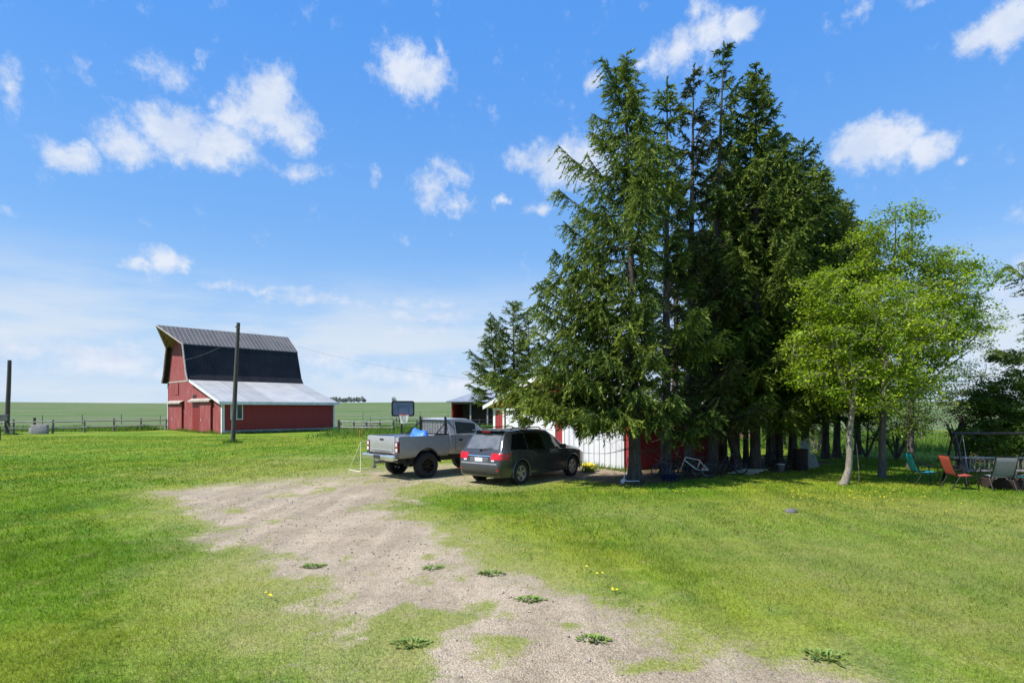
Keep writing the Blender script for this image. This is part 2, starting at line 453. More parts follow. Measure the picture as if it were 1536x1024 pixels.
drv = sheet('gravel_driveway', np.arange(-13, 9.6, .1), np.arange(-8, 24.5, .1), .006, m_grav, {'gravel': lambda x, y: drive_mask(x, y)[0], 'wear': wear, 'dirt': dirt_mask},
            cull=lambda x, y: poly_sd(x, y, DRIVE) > -1.9)
tag(drv, 'pale gravel driveway curving up to the parked vehicles', kind='structure')

# terrain: flat farmyard, then a field that climbs gently to a low crest
def terrain(x, y):
    r = np.hypot(x, y)
    z = -.04 + 9.2 * sstep(r, 95, 830) - 3.0 * sstep(r, 900, 3200)
    z = z + sstep(r, 100, 500) * (.9 * np.sin(x * .004 + 1.2) + .7 * np.sin(x * .011 + .3 + y * .003))
    return z
def geo(a, b, n): return list(np.geomspace(a, b, n))
gx = np.array(sorted([-v for v in geo(90, 5000, 50)] + list(np.arange(-84, 85, 6.0)) + geo(90, 5000, 50)))
gy = np.array([-v for v in geo(20, 3000, 22)][::-1] + list(np.arange(-14, 100, 6.0)) + geo(104, 5000, 90))
m_field, nt, b = new_mat('field'); b.inputs['Roughness'].default_value = .95; b.inputs['Specular IOR Level'].default_value = .1
p_ = nt.nodes.new('ShaderNodeNewGeometry').outputs['Position']
f1 = noise(nt, mapped(nt, p_, (.006, .03, 0), (0, 0, .12)), 1.0, 6, .62); f2 = noise(nt, mapped(nt, p_, (.03, .05, 0)), 1.0, 6, .65)
f3 = noise(nt, mapped(nt, p_, (.25, .25, 0)), 1.0, 6, .7)
fc = mixc(nt, smooth(nt, f1, .45, .56), FIELD_A, FIELD_B)
fc = mixc(nt, math_node(nt, 'MULTIPLY', smooth(nt, f2, .5, .62), .7), fc, FIELD_C)
fc = mixc(nt, math_node(nt, 'MULTIPLY', smooth(nt, f3, .45, .7), .35), fc, (.10, .15, .03))
nt.links.new(fc, b.inputs['Base Color']); bump(nt, b, noise(nt, p_, .6, 5, .7), .6, .3)
fld = sheet('field', gx, gy, terrain, m_field, {}); tag(fld, 'open pale green prairie field rising to the horizon', kind='structure')

# ------------------------------------------------------------------ grass blades
def blade_mat(name, bright=1.0, lift=None):
    m, nt, b = new_mat(name)
    at = nt.nodes.new('ShaderNodeAttribute'); at.attribute_name = 'tint'
    if lift is None: col = turf_node(nt)
    else:
        p2 = nt.nodes.new('ShaderNodeNewGeometry').outputs['Position']
        col = mixc(nt, smooth(nt, noise(nt, p2, .25, 4), .35, .65), lift[0], lift[1])
    mr = nt.nodes.new('ShaderNodeMapRange'); nt.links.new(at.outputs['Fac'], mr.inputs[0]); mr.inputs[3].default_value = .7 * bright; mr.inputs[4].default_value = 1.55 * bright
    cc = N(nt, 'ShaderNodeVectorMath', operation='SCALE'); nt.links.new(col, cc.inputs[0]); nt.links.new(mr.outputs[0], cc.inputs['Scale'])
    d = nt.nodes.new('ShaderNodeBsdfDiffuse'); t = nt.nodes.new('ShaderNodeBsdfTranslucent'); mx = nt.nodes.new('ShaderNodeMixShader'); mx.inputs[0].default_value = .45
    nt.links.new(cc.outputs[0], d.inputs[0]); nt.links.new(cc.outputs[0], t.inputs[0])
    nt.links.new(d.outputs[0], mx.inputs[1]); nt.links.new(t.outputs[0], mx.inputs[2])
    nt.links.new(mx.outputs[0], nt.nodes['Material Output'].inputs[0])
    return m
m_blade = blade_mat('grass_blades', 1.15)
def blades(x, y, z, h, w, lean, rg):
    n = len(x); a = rg.uniform(0, 2 * np.pi, n); la = rg.uniform(0, 2 * np.pi, n)
    dx, dy = np.cos(a) * w / 2, np.sin(a) * w / 2
    ox, oy = np.cos(la) * lean * h, np.sin(la) * lean * h
    V = np.empty((n, 3, 3), np.float32)
    V[:, 0] = np.stack([x - dx, y - dy, z - .005], -1); V[:, 1] = np.stack([x + dx, y + dy, z - .005], -1)
    V[:, 2] = np.stack([x + ox, y + oy, z + h], -1)
    return V.reshape(-1, 3), np.arange(n * 3).reshape(n, 3)
VV, WW, DD, TT = [], [], [], []
for (y0, y1, den, hh0, hh1, ww) in [(2.6, 6.5, 3400, .022, .058, .006), (6.5, 10, 1900, .022, .06, .009), (10, 16, 760, .025, .062, .015), (16, 26, 230, .03, .07, .028), (26, 48, 62, .03, .07, .042)]:
    area = .98 * (y1 ** 2 - y0 ** 2) + 3 * (y1 - y0)
    n = int(area * den)
    y = np.sqrt(rng.uniform(y0 ** 2, y1 ** 2, n)); x = rng.uniform(-1, 1, n) * (.98 * y + 1.5)
    m_, sd_ = drive_mask(x, y)
    lush = fbm(x * .55, y * .55, 33, 4); clump = fbm(x * 5, y * 5, 44, 2)
    wr = wear(x, y)
    keep = rng.random(n) < (1 - sstep(m_ + (clump - .5) * 1.3, .1, .75) * .97) * (1 - .55 * wr) * (1 - .9 * dirt_mask(x, y)) * (.35 + .9 * clump)
    keep &= ~((y > 19) & (poly_sd(x, y, [(4.4, 21.3), (-.9, 28.7), (3.6, 32), (9, 24.6)]) > 0))
    x, y, lush, clump, wr = x[keep], y[keep], lush[keep], clump[keep], wr[keep]; n = len(x)
    h = rng.uniform(hh0, hh1, n) * (.55 + 1.1 * lush) * (.7 + .7 * clump) * (1 - .35 * wr)
    V, _ = blades(x, y, np.zeros(n), h, ww * rng.uniform(.7, 1.3, n), rng.uniform(.1, 1.3, n), rng)
    VV.append(V); WW.append(np.repeat(np.where(rng.random(n) < .14, 1.0, wr), 3)); DD.append(np.zeros(n * 3)); TT.append(np.repeat(rng.random(n), 3))
V = np.concatenate(VV)
gr = npmesh('grass', V, np.arange(len(V)).reshape(-1, 3), m_blade, attrs={'wear': np.concatenate(WW), 'dirt': np.concatenate(DD), 'tint': np.concatenate(TT)})
tag(gr, 'short mown grass blades covering the lawn', 'grass', kind='stuff')

# rough tall grass along the fences and round posts and walls
m_tall = blade_mat('tall_grass', 1.0, ((.10, .19, .03), (.17, .24, .045)))
VV, TT = [], []
def strip(pa, pb, wid, n, h0, h1, w):
    t = rng.random(n); off = rng.normal(0, wid / 2, n)
    dx, dy = pb[0] - pa[0], pb[1] - pa[1]; L = math.hypot(dx, dy)
    x = pa[0] + dx * t - dy / L * off; y = pa[1] + dy * t + dx / L * off
    k = fbm(x * .5, y * .5, 77, 3)
    V, _ = blades(x, y, np.full(n, -.03), rng.uniform(h0, h1, n) * (.4 + 1.2 * k), w * rng.uniform(.7, 1.4, n), rng.uniform(.1, .8, n), rng)
    VV.append(V); TT.append(np.repeat(rng.random(n), 3))
strip((-60, 57), (-38, 60.5), 2.5, 9000, .2, .6, .07)
strip((-17, 56), (12, 58), 9, 26000, .25, .7, .08)
strip((2, 44), (48, 40), 9, 36000, .3, .75, .07)
strip((8, 36), (45, 30), 3.5, 9000, .2, .5, .06)
strip((-26.1, 51.0), (-18.6, 59.0), .35, 1500, .15, .45, .05)
strip((-26.4, 51.4), (-37, 61.5), .4, 1500, .1, .4, .05)
strip((4.3, 21.1), (1.5, 24.9), .3, 700, .1, .35, .03)
for (px, py, r) in [(349, 664, .5), (10, 652, .9)]:
    c_ = gp(px, py); strip((c_[0] - r, c_[1]), (c_[0] + r, c_[1]), r, 300, .1, .4, .05)
V = np.concatenate(VV)
tg = npmesh('tall_grass', V, np.arange(len(V)).reshape(-1, 3), m_tall, attrs={'tint': np.concatenate(TT)})
tag(tg, 'tall bright unmown grass along the fences behind the yard', 'tall grass', kind='stuff')

# broad-leaved weeds: clumps standing in the gravel and one dandelion scatter in the lawn
m_weed = mat('weed_leaf', (.12, .21, .028), (.20, .26, .05), rough=.7, scale=9)
def weed(px, py, r, hgt, label):
    r = r * .72; hgt = hgt * .6; cx, cy = gp(px, py); n = int(50 + 520 * r)
    a = rng.uniform(0, 2 * np.pi, n); q = np.sqrt(rng.random(n)) * r; lump = .4 + .9 * vnoise(np.cos(a) * 1.5 + cx * 7, np.sin(a) * 1.5 + cy * 7, 3)
    px_, py_ = np.cos(a) * q * lump * 1.25, np.sin(a) * q * lump * .9
    d = a + rng.normal(0, .9, n); l = rng.uniform(.03, .085, n); w = rng.uniform(.006, .016, n); e = hgt * rng.uniform(.25, 1.0, n) * (1.1 - q / r * .7)
    ca, sa = np.cos(d), np.sin(d)
    V = np.empty((n, 4, 3))
    for k, (t, ww, zz_) in enumerate([(0, 0, .0), (.55, 1, .8), (1.0, 0, .85), (.55, -1, .8)]):
        V[:, k, 0] = px_ + ca * l * t - sa * w * ww; V[:, k, 1] = py_ + sa * l * t + ca * w * ww; V[:, k, 2] = e * zz_ + .006
    o = npmesh('weed_clump', V.reshape(-1, 3), np.arange(n * 4).reshape(n, 4), m_weed); o.location = (cx, cy, 0)
    tag(o, label, 'weed', 'weed clumps growing in the gravel')
weed(797, 900, .19, .10, 'dense dark green weed clump alone in the middle of the gravel')
weed(892, 961, .15, .13, 'spiky weed tuft in the lower right of the gravel drive')
weed(618, 967, .20, .12, 'leafy weed clump beside the grassy patch at the lower edge of the drive')
weed(470, 850, .22, .09, 'low weed mat in the left half of the gravel')
weed(735, 860, .24, .09, 'wide weed mat where gravel meets the right lawn')
weed(650, 852, .18, .07, 'small dull weed tuft in the gravel above the grassy patch')
weed(1240, 985, .24, .13, 'coarse weed clump on the dry lawn near the right end of the drive')
m_yel = mat('dandelion_yellow', (.75, .58, .02), rough=.7)
V, Fc = [], []
for (px, py, rx, ry, n) in [(1270, 745, 90, 14, 50), (1010, 738, 40, 8, 8), (960, 740, 60, 10, 5), (900, 865, 40, 12, 3), (920, 890, 10, 6, 3), (404, 902, 8, 6, 3), (1400, 760, 80, 12, 6)]:
    for _ in range(n):
        cx, cy = gp(px + random.gauss(0, rx * .5), py + random.gauss(0, ry * .5)); b0 = len(V); r = random.uniform(.014, .026); z = random.uniform(.05, .1)
        for k in range(6): V.append((cx + r * math.cos(k * 1.047), cy + r * math.sin(k * 1.047), z))
        V.append((cx, cy, z + .014))
        for k in range(6): Fc.append((b0 + k, b0 + (k + 1) % 6, b0 + 6))
dn = npmesh('dandelions', np.array(V), np.array(Fc), m_yel); tag(dn, 'scattered yellow dandelion heads across the lawn', 'dandelions', kind='stuff')

# loose stones lying on the drive
n = 5200; y = np.sqrt(rng.uniform(3.0 ** 2, 15 ** 2, n)); x = rng.uniform(-1, 1, n) * (.98 * y + 1)
k = drive_mask(x, y)[0] > rng.uniform(.25, .9, n); x, y = x[k], y[k]; n = len(x)
OCT = np.array([(1, 0, 0), (0, 1, 0), (-1, 0, 0), (0, -1, 0), (0, 0, .8), (0, 0, -.5)]); OF = np.array([(0, 1, 4), (1, 2, 4), (2, 3, 4), (3, 0, 4), (1, 0, 5), (2, 1, 5), (3, 2, 5), (0, 3, 5)])
r = .005 + .012 * rng.random(n) ** 3 + .0005 * y; a = rng.uniform(0, 6.28, n)
V = OCT[None] * r[:, None, None] * rng.uniform(.6, 1.35, (n, 6, 1)); ca, sa = np.cos(a)[:, None], np.sin(a)[:, None]
V = np.stack([V[..., 0] * ca - V[..., 1] * sa + x[:, None], V[..., 0] * sa + V[..., 1] * ca + y[:, None], V[..., 2] + .008 + r[:, None] * .3], -1)
m_st, nt, b = new_mat('loose_stone'); b.inputs['Roughness'].default_value = .9
an = nt.nodes.new('ShaderNodeAttribute'); an.attribute_name = 'tint'; nt.links.new(mixc(nt, an.outputs['Fac'], (.16, .13, .11), (.50, .44, .38)), b.inputs['Base Color'])
so = npmesh('stones', V.reshape(-1, 3), (OF[None] + 6 * np.arange(n)[:, None, None]).reshape(-1, 3), m_st, attrs={'tint': np.repeat(rng.random(n), 6)})
tag(so, 'loose stones scattered over the gravel drive', 'stones', kind='stuff')
# ------------------------------------------------------------------ building materials
def board_mat(name, col, col2, pitch=.2, rough=.7, axis=0, depth=.012, wear=None, groove=.55):
    """painted vertical boards / ribbed sheet: grooves every pitch metres along a local axis"""
    m, nt, b = new_mat(name); b.inputs['Roughness'].default_value = rough
    tc = nt.nodes.new('ShaderNodeTexCoord'); sp = nt.nodes.new('ShaderNodeSeparateXYZ'); nt.links.new(tc.outputs['Object'], sp.inputs[0])
    u = math_node(nt, 'FRACT', math_node(nt, 'DIVIDE', sp.outputs[axis], pitch))
    gro = smooth(nt, math_node(nt, 'ABSOLUTE', math_node(nt, 'SUBTRACT', u, .5)), .40, .48)
    f = noise(nt, mapped(nt, tc.outputs['Object'], (3, 3, .35)), 1.2, 6, .65)
    c = mixc(nt, smooth(nt, f, .35, .68), col, col2)
    if wear: c = mixc(nt, math_node(nt, 'MULTIPLY', smooth(nt, noise(nt, mapped(nt, tc.outputs['Object'], (4, 4, .5)), 1.2, 8, .72), .48, .66), .75), c, wear)
    c = mixc(nt, math_node(nt, 'MULTIPLY', gro, groove), c, tuple(k * .35 for k in col))
    nt.links.new(c, b.inputs['Base Color'])
    bump(nt, b, math_node(nt, 'SUBTRACT', 1.0, gro), .8, depth)
    return m
def rib_roof(name, col, col2, pitch, rough, metal, axis=0, depth=.03, rust=None, stripe=None, spec=.5):
    m, nt, b = new_mat(name); b.inputs['Roughness'].default_value = rough; b.inputs['Metallic'].default_value = metal; b.inputs['Specular IOR Level'].default_value = spec
    tc = nt.nodes.new('ShaderNodeTexCoord'); sp = nt.nodes.new('ShaderNodeSeparateXYZ'); nt.links.new(tc.outputs['Object'], sp.inputs[0])
    u = math_node(nt, 'FRACT', math_node(nt, 'DIVIDE', sp.outputs[axis], pitch))
    rib = smooth(nt, math_node(nt, 'ABSOLUTE', math_node(nt, 'SUBTRACT', u, .5)), .30, .46)
    f = noise(nt, tc.outputs['Object'], .8, 5, .6)
    c = mixc(nt, smooth(nt, f, .35, .65), col, col2)
    # each sheet has weathered a little differently
    sh = nt.nodes.new('ShaderNodeTexWhiteNoise'); sh.noise_dimensions = '1D'
    nt.links.new(math_node(nt, 'FLOOR', math_node(nt, 'DIVIDE', sp.outputs[axis], pitch * 4)), sh.inputs['W'])
    c = mixc(nt, .5, c, mixc(nt, sh.outputs['Value'], (.72, .72, .72), (1.15, 1.15, 1.15)), 'MULTIPLY')
    if stripe: c = mixc(nt, rib, c, stripe)
    if rust: c = mixc(nt, math_node(nt, 'MULTIPLY', smooth(nt, noise(nt, mapped(nt, tc.outputs['Object'], (3, .4, .4)), 2, 6, .7), .55, .75), .6), c, rust)
    nt.links.new(c, b.inputs['Base Color']); bump(nt, b, rib, 1.0, depth)
    return m
M_red_gable = board_mat('weathered_red_boards', (.25, .036, .036), (.29, .06, .058), .22, .75, 1, wear=(.34, .17, .15))
M_red_side = board_mat('dark_red_siding', (.25, .013, .011), (.28, .018, .015), .23, .55, 0)
M_red_gar = board_mat('red_siding_across', (.30, .030, .034), (.26, .026, .03), .2, .6, 0)
M_red_gar_side = board_mat('red_siding_along', (.28, .018, .02), (.24, .016, .018), .2, .6, 1)
M_white = mat('white_paint', (.74, .74, .72), (.62, .62, .59), rough=.6, scale=2, stretch=(1, 1, .3))
M_white_dirty = mat('dull_white_trim', (.44, .40, .35), (.32, .27, .23), rough=.7, scale=3)
M_barnroof = rib_roof('ribbed_steel_shaded', (.018, .019, .022), (.026, .026, .029), .30, .55, .0, depth=.012, rust=(.05, .042, .036), spec=.12)  # steep lower slopes: their shade is put into this near-black copy of the steel
M_barnroof_up = rib_roof('ribbed_steel_lit', (.115, .108, .10), (.15, .138, .128), .42, .5, .1, depth=.014, rust=(.20, .15, .115), stripe=(.25, .215, .185), spec=.3)  # upper slopes: the sunlit tone is put into this paler copy; rust is real
M_leanroof = rib_roof('galvanised_sheet', (.47, .46, .435), (.40, .395, .38), .6, .5, .1, depth=.01)
M_shedroof = rib_roof('dull_silver_roof', (.27, .29, .33), (.22, .24, .28), .6, .6, .1, depth=.01)
M_soffit = mat('raw_plywood', (.30, .22, .13), (.20, .14, .08), rough=.8, scale=3)
M_conc = mat('concrete', (.40, .37, .33), (.28, .26, .23), rough=.9, scale=5, bmp=.3)
M_dark = mat('dark_gap', (.012, .011, .011), rough=.9)
M_glass = mat('window_glass', (.02, .03, .045), rough=.06, spec=.8)
M_greywood = mat('grey_weathered_wood', (.22, .205, .19), (.12, .11, .10), rough=.9, scale=6, stretch=(6, 6, .6), bmp=.4)
M_palewood = mat('pale_weathered_rail', (.42, .40, .37), (.25, .235, .22), rough=.9, scale=5, stretch=(.5, 4, 4), bmp=.3)
M_polewood = mat('dark_pole_wood', (.055, .045, .042), (.10, .085, .075), rough=.9, scale=4, stretch=(8, 8, .4), bmp=.5)
M_metalgrey = mat('grey_metal', (.32, .33, .34), (.25, .26, .27), rough=.4, metal=.8, scale=5)
M_blackmetal = mat('black_metal', (.015, .015, .017), rough=.45, metal=.2)
M_pipe = mat('dark_pipe', (.05, .055, .055), (.09, .085, .08), rough=.6, metal=.4)

# ------------------------------------------------------------------ red barn: local x runs along the ridge, local y across the gable
barn = thing('barn', 'red gambrel barn with ribbed steel roof and pale lean-to roof', 'barn', (-26.2, 51.4, 0), math.atan2(.729, .684))
L = 11.1
GAM = [(7.55, 5.1), (8.05, 5.75), (9.1, 8.85), (11.7, 10.75), (14.3, 8.85), (15.35, 5.75), (15.85, 5.1)]
gable = [(0, 0), (15.5, 0), (15.5, 5.15), (15.3, 5.8), (14.25, 8.8), (11.7, 10.66), (9.15, 8.8), (8.1, 5.8), (7.9, 5.12), (0, 2.9)]
MB().prism(gable, 0, .16, 'x').build('front_gable_wall', M_red_gable, barn)
MB().prism(gable, L - .16, L, 'x').build('rear_gable_wall', M_red_gable, barn)
MB().bx((.16, 0, .34), (L - .16, .14, 2.9)).build('lean_to_wall', M_red_side, barn)
MB().bx((.16, 15.36, 0), (L - .16, 15.5, 5.1)).build('far_side_wall', M_red_side, barn)
MB().bx((.17, -.03, 0), (L, .17, .338)).build('foundation', M_conc, barn)
def roof_slab(pts, x0, x1, t, name, m, par):
    """pts: profile in (y,z), thickened downwards"""
    up = []; dn = []
    for i, (y, z) in enumerate(pts):
        a = pts[max(i - 1, 0)]; b_ = pts[min(i + 1, len(pts) - 1)]
        d = Vector((b_[0] - a[0], b_[1] - a[1])).normalized()
        nn = Vector((-d.y, d.x)); nn = nn if nn.y > 0 else -nn
        up.append((y, z)); dn.append((y - nn.x * t, z - nn.y * t))
    return MB().prism(up + dn[::-1], x0, x1, 'x').build(name, m, par)
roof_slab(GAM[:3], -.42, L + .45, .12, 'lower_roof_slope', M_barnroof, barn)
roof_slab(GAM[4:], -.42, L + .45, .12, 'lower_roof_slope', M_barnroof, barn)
# upper slopes with the pointed hay hood running out over the front gable
for sgn in (-1, 1):
    yk = 11.7 + sgn * 2.62; mb = MB()
    top = [(-2.05, 11.7, 10.82), (L + .55, 11.7, 10.82), (L + .5, yk, 8.87), (-.46, yk, 8.87)]
    vs = top + [(x, y, z - .12) for x, y, z in top]
    mb.add(vs, [(0, 1, 2, 3), (4, 7, 6, 5), (0, 4, 5, 1), (1, 5, 6, 2), (2, 6, 7, 3), (3, 7, 4, 0)])
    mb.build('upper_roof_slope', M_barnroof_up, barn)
    # rake trim of the hood and of the lower slope
    t = MB()
    t.tube([(-2.12, 11.7, 10.74), (-.5, yk, 8.78)], .085, 6)
    t.tube([(-.5, yk, 8.78), (-.5, 11.7 + sgn * 3.6, 5.9), (-.5, 11.7 + sgn * 4.12, 5.08)], .085, 6)
    t.build('rake_trim', M_white_dirty, barn)
mb = MB(); mb.add([(-1.95, 11.7, 10.66), (-.02, 9.2, 8.82), (-.02, 14.2, 8.82), (-.02, 11.7, 10.6), (-.02, 11.7, 8.82)], [(0, 1, 4), (0, 4, 2), (0, 3, 1), (0, 2, 3), (1, 3, 2, 4)])
MB().slab((-1.9, 11.7, 10.62), (-.01, 9.3, 8.80), (-.01, 9.35, 8.85), (-.01, 11.7, 10.62), .03).slab((-1.9, 11.7, 10.62), (-.01, 11.7, 10.62), (-.01, 14.05, 8.85), (-.01, 14.1, 8.80), .03).build('hood_soffit', M_soffit, barn)
roof_slab([(-.32, 2.92), (7.86, 5.22)], -.32, L + .32, .13, 'lean_to_roof', M_leanroof, barn)
t = MB(); t.bx((-.36, -.40, 2.68), (L + .36, -.325, 2.95)); t.build('eave_fascia', M_white, barn)
t = MB(); t.slab((-.40, -.3, 2.74), (-.40, 7.8, 5.02), (-.40, 7.8, 5.24), (-.40, -.3, 2.96), .075); t.build('lean_to_rake', M_white, barn)
MB().bx((-.03, 7.95, 5.05), (0.0, 15.45, 5.2)).build('belt_trim', M_white_dirty, barn)
MB().bx((-.04, -.06, 0), (.2, -.035, 2.7)).bx((-.045, -.06, 0), (-.003, .16, 2.7)).build('corner_board', M_white, barn)
MB().bx((-.045, 15.42, 0), (-.003, 15.56, 5.1)).build('corner_board', M_white, barn)
MB().bx((L - .12, -.06, .3), (L + .03, -.003, 2.7)).build('corner_board', M_white, barn)
# sliding doors under their rail hoods
def slide_door(y0, y1, h, hood0, hood1, open_to=None):
    d = MB().bx((-.17, y0, .06), (-.10, y1, h)).build('sliding_door', M_red_gable, barn)
    for yy in (y0 + .06, y1 - .06): MB().bx((-.195, yy - .05, .07), (-.171, yy + .05, h - .01)).build('door_frame', M_red_gable, d)
    MB().bx((-.22, (y0 + y1) / 2 + .9, 1.1), (-.196, (y0 + y1) / 2 + .96, 1.35)).build('handle', M_white, d)
    hd = MB().slab((-.40, hood0, h + .10), (-.40, hood1, h + .10), (-.02, hood1, h + .30), (-.02, hood0, h + .30), .05)
    hd.bx((-.42, hood0, h - .04), (-.38, hood1, h + .12)); hd.build('door_rail_hood', M_white_dirty, barn)
slide_door(2.3, 5.3, 3.0, 2.0, 7.9)
MB().bx((-.012, 5.35, 0.05), (-.004, 7.7, 2.9)).build('door_panel', M_red_side, barn)
slide_door(10.4, 14.7, 2.85, 10.2, 14.9)
hl = MB().bx((-.05, 11.9, 3.75), (-.003, 13.0, 4.95)).build('hay_door', M_red_gable, barn)
for a, b_ in (((-.075, 11.84, 3.7), (-.051, 11.95, 5.0)), ((-.075, 12.95, 3.7), (-.051, 13.06, 5.0))): MB().bx(a, b_).build('frame', M_red_gable, hl)
w = MB()
for x0, x1, z0, z1 in ((.72, .80, 1.3, 2.86), (1.74, 1.82, 1.3, 2.86), (.80, 1.74, 2.77, 2.86), (.80, 1.74, 1.3, 1.39), (1.24, 1.30, 1.39, 2.77)):
    w.bx((x0, -.06, z0), (x1, -.003, z1))
wi = w.build('window', M_white, barn); MB().bx((.8, -.03, 1.39), (1.74, -.006, 2.77)).build('pane', M_glass, wi)
MB().bx((-.004, 6.6, 3.35), (-.03, 7.6, 3.65)).build('vent_board', M_dark, barn)

# ------------------------------------------------------------------ garage: local x runs from the near right corner along the front, local y goes back
gar = thing('garage', 'low red and white garage half hidden by spruce branches', 'garage', (4.4, 21.3, 0), math.atan2(.812, -.583))
# with this rotation local +y points towards the viewer side, so the building extends to negative y
W, D, EV, AP = 9.1, 5.6, 2.48, 3.85
for xa, xb in ((0, .22), (3.8, 4.4), (8.2, W)): MB().bx((xa, -.14, 0), (xb, 0, 2.28)).build('front_wall', M_red_gar, gar)
MB().prism([(0, 2.281), (W, 2.281), (W, EV), (W / 2, AP), (0, EV)], -.14, 0, 'y').build('front_gable', M_red_gar, gar)
MB().prism([(0, 0), (W, 0), (W, EV), (W / 2, AP), (0, EV)], -D, -D + .14, 'y').build('rear_wall', M_red_gar, gar)
MB().bx((0, -D + .141, 0), (.14, -.141, EV)).build('side_wall', M_red_gar_side, gar)
MB().bx((W - .14, -D + .141, 0), (W, -.141, EV)).build('side_wall', M_red_gar_side, gar)
for (xa, xb) in ((-.45, W / 2), (W + .45, W / 2)):
    za = EV - .45 * (AP - EV) / (W / 2) + .02
    m_ = MB(); v = [(xa, za), (xb, AP + .02), (xb, AP + .12), (xa, za + .10)]
    m_.prism(v, -D - .35, .35, 'y').build('roof_slope', M_leanroof, gar)
    MB().prism([(xa, za - .07), (xb, AP - .05), (xb, AP + .135), (xa, za + .115)], .352, .39, 'y').build('fascia', M_white, gar)
MB().bx((-.02, .003, 2.25), (W + .02, .04, 2.36)).build('header_trim', M_white, gar)
MB().bx((W - .16, .003, 0), (W + .03, .035, 2.249)).build('corner_board', M_white, gar)
MB().bx((4.28, .003, 0), (4.42, .035, 2.249)).build('door_casing', M_white, gar); MB().bx((8.16, .003, 0), (8.3, .035, 2.249)).build('door_casing', M_white, gar)
m_od = board_mat('white_door_panels', (.63, .64, .65), (.57, .58, .59), .46, .5, 2, groove=.45)
MB().bx((4.42, -.12, .03), (8.18, -.06, 2.28)).build('overhead_door', m_od, gar)
m_sd = board_mat('white_ribbed_sheet', (.62, .635, .66), (.55, .565, .59), .3, .5, 0, depth=.02, groove=.9)
sdp = MB().bx((.20, .045, .05), (3.72, .09, 2.249)).build('sliding_door', m_sd, gar)
MB().bx((3.60, .092, .06), (3.71, .11, 2.24)).build('edge_strip', M_white, sdp)
MB().bx((.0, .05, 2.37), (4.2, .16, 2.44)).build('door_track', M_metalgrey, gar)

# ------------------------------------------------------------------ open-fronted shed far behind
shed = thing('open_shed', 'open fronted pole shed with silver roof behind the spruces', 'shed', (wx(677, 80), 80, 0), R(-4))
sw = 15.0
MB().bx((0, .1, 0), (.2, 9, 3.25)).build('side_wall', M_red_gar_side, shed); MB().bx((sw - .2, .1, 0), (sw, 9, 3.25)).build('side_wall', M_red_gar_side, shed)
MB().bx((.2, 8.8, 0), (sw - .2, 9, 3.25)).build('rear_wall', M_greywood, shed)
rf = MB(); rp = [(-.6, -.7), (sw + .6, -.7), (sw + .6, 9.7), (-.6, 9.7), (3.3, 4.5), (sw - 3.3, 4.5)]
rz_ = [3.2, 3.2, 3.2, 3.2, 4.8, 4.8]
rf.add([(x, y, z + .12) for (x, y), z in zip(rp, rz_)] + [(x, y, z) for (x, y), z in zip(rp, rz_)],
       [(0, 1, 5, 4), (1, 2, 5), (2, 3, 4, 5), (3, 0, 4), (6, 10, 11, 7), (7, 11, 8), (8, 11, 10, 9), (9, 10, 6), (0, 6, 7, 1), (1, 7, 8, 2), (2, 8, 9, 3), (3, 9, 6, 0)])
rf.build('roof', M_shedroof, shed)
for x in (2.6, 5.0, 7.6, 10.2, 12.6): MB().bx((x, .0, 0), (x + .2, .2, 3.2)).build('post', M_palewood, shed)
MB().bx((.2, .0, 2.95), (sw - .2, .08, 3.2)).build('beam', M_greywood, shed)
# ------------------------------------------------------------------ vehicles (local x: tail to nose, y: left, z: up)
def paint(name, col, rough=.35, metal=.6, dust=None):
    m, nt, b = new_mat(name)
    b.inputs['Metallic'].default_value = metal; b.inputs['Roughness'].default_value = rough
    b.inputs['Coat Weight'].default_value = .6; b.inputs['Coat Roughness'].default_value = .08
    tc = nt.nodes.new('ShaderNodeTexCoord'); sp = nt.nodes.new('ShaderNodeSeparateXYZ'); nt.links.new(tc.outputs['Object'], sp.inputs[0])
    f = noise(nt, tc.outputs['Object'], 4, 6, .65)
    c = mixc(nt, smooth(nt, f, .3, .7), col, tuple(k * .88 for k in col))
    if dust:  # road dirt thrown up along the sills
        d = math_node(nt, 'MULTIPLY', smooth(nt, math_node(nt, 'ADD', sp.outputs[2], math_node(nt, 'MULTIPLY', f, .35)), dust[1], dust[0]), dust[3])
        c = mixc(nt, d, c, dust[2]); nt.links.new(math_node(nt, 'MULTIPLY_ADD', d, .4, rough), b.inputs['Roughness'])
    nt.links.new(c, b.inputs['Base Color'])
    return m
M_suvpaint = paint('dark_grey_paint', (.058, .059, .062), .24, .35, (.35, .62, (.12, .11, .095), .35))
M_truckpaint = paint('silver_paint', (.40, .40, .395), .38, .35, (.72, 1.18, (.23, .185, .14), .75))
M_tint = mat('tinted_glass', (.006, .007, .008), rough=.04, spec=.7)
M_clearglass = mat('clear_car_glass', (.05, .065, .07), rough=.04, spec=.9)
M_tyre = mat('tyre_rubber', (.014, .014, .014), (.022, .021, .02), rough=.85, scale=12)
M_rim = mat('silver_wheel', (.5, .5, .5), (.4, .4, .4), rough=.35, metal=.8)
M_rimblack = mat('black_wheel', (.012, .012, .013), rough=.3, metal=.3)
M_blackplastic = mat('black_plastic', (.02, .02, .021), (.03, .03, .03), rough=.7)
M_red_lens = mat('red_lens', (.55, .012, .015), (.40, .008, .012), rough=.18, spec=.6, scale=9)
M_white_lens = mat('clear_lens', (.7, .68, .66), rough=.2, spec=.7)
M_chrome = mat('chrome', (.75, .76, .77), (.65, .66, .67), rough=.18, metal=.9)
M_plate = mat('number_plate', (.72, .74, .76), (.66, .68, .72), rough=.45, scale=30)
M_seam = mat('panel_gap', (.008, .008, .008), rough=.8)

